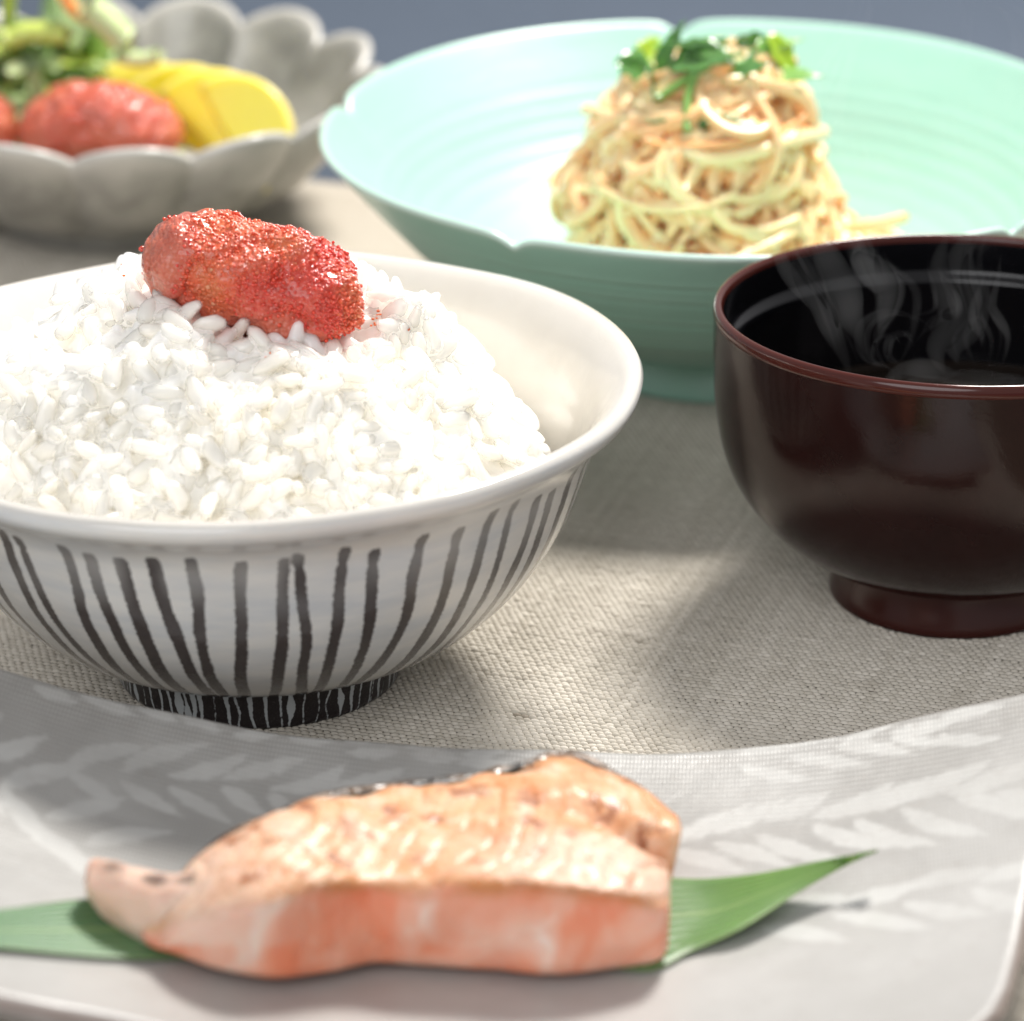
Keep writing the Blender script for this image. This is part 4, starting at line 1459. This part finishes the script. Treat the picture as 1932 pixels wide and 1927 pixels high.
# flakes: curved grooves running from the skin towards the near face
ph = (LVs[..., 0] / mm) * 0.92 + 7.0 * (yn - 0.45) ** 2 * 3.2 - 5 * yn + 3.4 * vnoise(LVs, 70, 4) + 1.2 * vnoise(LVs, 220, 14)
gro = np.clip(np.abs(np.sin(ph * 0.80)), 0, 1)
groove = np.exp(-(gro / 0.15) ** 2)
LVs[..., 2] += istop * (-0.0007 * groove + 0.0004 * fbm(LVs, 150, 2, 3) + 0.0006 * vnoise(LVs, 60, 9))
LVs[..., 1] += (1 - istop) * (yn < 0.2) * (0.0011 * fbm(LVs, 85, 6, 2))
LVs[..., 2] += np.clip((yn - 0.8) / 0.15, 0, 1) * np.clip(zn - 0.5, 0, 0.5) * 2 * 0.0011 * vnoise(LVs, 230, 88)
# cleft at the right end that parts the back lobe from the front block
cl = np.clip((s01 - 0.72) / 0.28, 0, 1) * np.exp(-((yn - 0.50 - 0.10 * (s01 - 0.8)) / 0.085) ** 2) * istop
LVs[..., 2] -= 0.0052 * cl
LVs[..., 0] += np.clip((yn - 0.52) / 0.2, 0, 1) * np.clip((s01 - 0.85) / 0.15, 0, 1) * 0.0030 * np.clip(zn * 1.4, 0, 1)
LVs[..., 0] -= np.exp(-((yn - 0.50) / 0.10) ** 2) * np.clip((s01 - 0.9) / 0.1, 0, 1) * 0.0028 * np.clip(zn - 0.3, 0, 1)
# rounded caps
cap_l = LVs[0].mean(0)
cap_r = LVs[-1].mean(0)
caps_l = [cap_l + (LVs[0] - cap_l) * f_ + np.array([-d_, 0, 0]) for f_, d_ in ((0.02, 0.0026), (0.45, 0.0024), (0.8, 0.0014))]
caps_r = [cap_r + (LVs[-1] - cap_r) * f_ + np.array([d_, 0, 0]) for f_, d_ in ((0.95, 0.0010), (0.84, 0.0017), (0.5, 0.0019), (0.02, 0.0020))]
ALL = np.concatenate([np.array(caps_l), LVs, np.array(caps_r)], 0)


def extend(A_):
    return np.concatenate([np.repeat(A_[:1], 3, 0), A_, np.repeat(A_[-1:], 4, 0)], 0)


sa = thing('salmon_fillet', 'grilled pink salmon fillet resting on the leaf', 'salmon', (float(LVs[..., 0].mean()), float(LVs[..., 1].mean()), ZB))
SA0 = np.array(sa.location)
nA = ALL.shape[0]
me = mesh('flesh', ALL.reshape(-1, 3) - SA0, grid_faces(nA, M_, wrap_v=True))
tw_ = extend(istop)
attr(me, 'top', tw_)
flk = extend(istop * groove * (0.35 + 0.65 * np.clip(vnoise(LVs, 140, 15) + 0.4, 0, 1)))
attr(me, 'flake', np.clip(flk + extend(cl) * 0.5, 0, 1))
bkchar = extend(np.clip((yn - 0.90) / 0.05, 0, 1) * np.clip((zn - 0.55) / 0.3, 0, 1) * np.clip(0.55 + 1.3 * vnoise(LVs, 260, 25), 0, 1))
attr(me, 'char', np.clip(bkchar, 0, 1))
pal = np.clip((0.22 - np.abs(s01 - 0.12)) / 0.2, 0, 1) * 0.8 * (zn > 0.45)
pal = np.maximum(pal, istop * np.clip((0.42 - yn) / 0.15, 0, 1) * np.clip((s01 - 0.55) / 0.25, 0, 1) * 0.75)
pal = np.maximum(pal, (1 - istop) * np.clip(vnoise(LVs, 70, 33) * 1.3 - 0.15, 0, 1) * np.clip((0.75 - s01) / 0.3, 0, 1))
attr(me, 'pale', np.clip(extend(pal), 0, 1))
attr(me, 'seam', extend(np.exp(-((yn - 0.015) / 0.035) ** 2) * np.clip((zn - 0.78) / 0.1, 0, 1) * np.clip((s01 - 0.2) / 0.15, 0, 1) + np.clip((yn - 0.80) / 0.15, 0, 1) * istop * 0.8))
obj('flesh', me, Msf.m, sa)
# skin on the far side: dark charred strip that shows along the back edge
Msn = Mat('salmon_skin', (0.02, 0.017, 0.016), 0.35, 0.5, coat=0.3)
Msn.set('Base Color', Msn.mix(Msn.rmap(Msn.noise(160, 4), 0.4, 0.7), (0.014, 0.012, 0.011), (0.22, 0.13, 0.07)))
Msn.bump(Msn.noise(600, 4), 0.0008, 0.9)
k0, k1_ = 10, NS - 12
skv = []
for k in range(k0, k1_):
    y1, zb = sx[k, 3], sx[k, 4]
    jag = 0.0004 * vnoise(np.array([[sx[k, 0] * 400, 0, 0]]))[0] - 0.0006
    P = np.array([(y1 - 0.0004, zb - 0.0006 + max(jag, -0.0002)), (y1 + 0.0004, zb - 0.0003 + jag), (y1 + 0.0018, zb - 0.0010), (y1 + 0.0024, zb - 0.45 * (zb - sx[k, 5])), (y1 + 0.0022, sx[k, 5] + 0.001), (y1 + 0.0008, sx[k, 5] + 0.0012)])
    S = spline(P, 22)
    skv.append(np.stack([np.full(22, sx[k, 0]), S[:, 0], S[:, 1]], -1))
SK = np.array(skv)
obj('skin', mesh('skin', SK.reshape(-1, 3) - SA0, grid_faces(SK.shape[0], 22)), Msn.m, sa)
# thin belly flap curling up at the left end
FY, BY = st[1, 1] + 0.004, st[1, 1] + 0.021
FT = [(170, 1712, 1664, 1642), (188, 1734, 1664, 1634), (215, 1754, 1670, 1632), (250, 1778, 1686, 1634), (290, 1797, 1700, 1638), (330, 1808, 1700, 1636), (380, 1818, 1690, 1622)]
ft_ = []
for u_, b_, f_, t_ in FT:
    yf = FY + 0.006 * np.clip((300 - u_) / 130, 0, 1)
    yb_ = yf + 0.0085
    ft_.append((aty(u_, b_, yf)[0], yf, aty(u_, b_, yf)[2], aty(u_, f_, yf)[2], yb_, aty(u_, t_, yb_)[2]))
fx = spline(np.array(ft_), 60)
FV = []
for k in range(60):
    x_, yf, z0, zf, yb_, zt = fx[k]
    P = np.array([(yb_, zt - 0.003), (yf + 0.005, z0 + 0.0012), (yf + 0.001, z0), (yf - 0.0006, (z0 + zf) / 2), (yf + 0.0006, zf), (yf + 0.004, zf + 0.0016), ((yf + yb_) / 2, (zf + zt) / 2 + 0.0012), (yb_ - 0.002, zt + 0.0004), (yb_, zt - 0.0006), (yb_, zt - 0.003)])
    S = spline(P, 49)[:-1]
    FV.append(np.stack([np.full(48, x_), S[:, 0], S[:, 1]], -1))
FV = np.array(FV)
FV[..., 2] += 0.0008 * fbm(FV, 200, 51, 2)
FV[..., 1] += 0.0008 * fbm(FV, 160, 57, 2)
c0_ = FV[0].mean(0)
FV = np.concatenate([np.array([c0_ + (FV[0] - c0_) * 0.03 - np.array([0.0012, 0, 0]), c0_ + (FV[0] - c0_) * 0.7 - np.array([0.0007, 0, 0])]), FV], 0)
me = mesh('belly_flap', FV.reshape(-1, 3) - SA0, grid_faces(62, 48, wrap_v=True))
jj = np.tile(np.arange(48) / 48.0, 62).reshape(62, 48)
attr(me, 'top', np.clip((jj - 0.5) / 0.1, 0, 1) * 0.3)
attr(me, 'flake', np.zeros(62 * 48))
fyn = np.concatenate([np.ones((2, 48)) * 0.5, (FV[2:, :, 1] - fx[:, 1][:, None]) / (fx[:, 4] - fx[:, 1])[:, None]], 0)
attr(me, 'char', np.clip(np.clip((fyn - 0.20) / 0.14, 0, 1) * np.clip((jj - 0.45) / 0.05, 0, 1) * (0.55 + 1.3 * vnoise(FV, 330, 77)), 0, 1) * 0.7)
attr(me, 'pale', np.clip(0.80 + 0.35 * vnoise(FV, 150, 61), 0, 1))
attr(me, 'seam', np.zeros(62 * 48))
o = obj('belly_flap', me, Msf.m, sa)
o['label'] = 'pale thin belly flap curling up with dark skin edge'

# ================================================================== STEAM
Mst = bpy.data.materials.new('steam_vapour')
Mst.use_nodes = True
nt_ = Mst.node_tree
nt_.nodes.remove(nt_.nodes['Principled BSDF'])
pv_ = nt_.nodes.new('ShaderNodeVolumePrincipled')
pv_.inputs['Color'].default_value = (0.95, 0.97, 1.0, 1)
pv_.inputs['Density'].default_value = 5.8
pv_.inputs['Anisotropy'].default_value = 0.2
nt_.links.new(pv_.outputs[0], nt_.nodes['Material Output'].inputs['Volume'])
WISP = [  # pixel path at a depth y, widest half width in metres, thickness
    ([(1600, 705), (1570, 640), (1550, 560), (1510, 500), (1492, 430), (1505, 360)], -0.036, 0.0065, 0.0008),
    ([(1610, 700), (1578, 610), (1545, 520), (1520, 460)], -0.030, 0.0020, 0.0007),
    ([(1690, 715), (1640, 690), (1632, 630), (1680, 600), (1735, 622), (1745, 680)], -0.040, 0.0022, 0.0008),
    ([(1700, 690), (1668, 672), (1672, 636), (1702, 628), (1722, 650)], -0.043, 0.0016, 0.0007),
    ([(1660, 720), (1690, 640), (1700, 560), (1650, 470), (1660, 380)], -0.026, 0.0090, 0.0009),
    ([(1720, 640), (1752, 600), (1788, 585), (1784, 540), (1766, 500), (1768, 455)], -0.036, 0.0036, 0.0008),
    ([(1640, 725), (1690, 700), (1750, 705), (1820, 715)], -0.044, 0.0070, 0.0014),
    ([(1860, 722), (1872, 660), (1852, 600), (1866, 540), (1880, 470)], -0.034, 0.0034, 0.0007),
    ([(1830, 720), (1800, 660), (1840, 600), (1820, 520), (1850, 440)], -0.028, 0.0060, 0.0006),
    ([(1640, 560), (1600, 460), (1625, 380), (1630, 300), (1610, 240), (1640, 170), (1690, 130)], -0.020, 0.0018, 0.0010),
    ([(1768, 470), (1740, 400), (1690, 330), (1640, 300), (1560, 270), (1575, 200), (1640, 130), (1720, 170)], -0.010, 0.0024, 0.0009),
    ([(1880, 500), (1850, 400), (1800, 300), (1790, 180), (1815, 90), (1805, 20), (1815, -60)], -0.015, 0.0050, 0.0010),
    ([(1840, 420), (1880, 260), (1930, 140), (1920, 60), (1870, 10), (1820, 15)], -0.020, 0.0026, 0.0010),
    ([(1590, 330), (1560, 200), (1600, 90), (1640, 20), (1620, -60)], -0.012, 0.0070, 0.0008)]
parts = []
rw = np.random.default_rng(90)
for k, (pix, y_, hw, th_) in enumerate(WISP):
    n = 60
    P0 = spline(np.array([aty(u_, v_, y_ + 0.004 * math.sin(i_ * 1.9 + k)) for i_, (u_, v_) in enumerate(pix)]), n)
    nb_ = 3 if hw < 0.003 else 5
    for b_ in range(nb_):
        offs = rw.normal(0, hw * 0.33, 3)
        P = P0 + offs * np.array([1, 0.5, 0.3]) + (0.0012 + 0.3 * hw) * np.stack([vnoise(P0, 45, k + 11 * b_), vnoise(P0, 45, k + 30 + 7 * b_), vnoise(P0, 45, k + 60)], -1)
        for _ in range(3):
            P[1:-1] = 0.25 * P[:-2] + 0.5 * P[1:-1] + 0.25 * P[2:]
        a0, a1 = (rw.uniform(0, 0.18), rw.uniform(0.82, 1.0))
        m0, m1 = int(a0 * n), max(int(a1 * n), 20)
        P = P[m0:m1]
        m_ = len(P)
        t_ = np.linspace(0, 1, m_)
        env = np.clip(np.sin(np.pi * t_), 0.0, 1) ** 0.9 + 0.01
        big_ = rw.random() < 0.45
        w_ = (hw * rw.uniform(0.35, 0.6)) if big_ else 0.0007 * rw.uniform(0.6, 1.4)
        Vt_, qt_, tt2 = tube(P, w_ * env, 14, flat=rw.uniform(0.4, 0.7) if big_ else 0.9)
        parts.append((Vt_, qt_, tt2))
V, Q, Tt = merge(parts)
V0 = SB + np.array([0, 0, 0.031])
o = obj('steam', mesh('steam', V - V0, Q, Tt), Mst, None, tuple(V0))
o['kind'] = 'stuff'
tag(o, 'thin white steam wisps rising from the hot soup', 'steam')
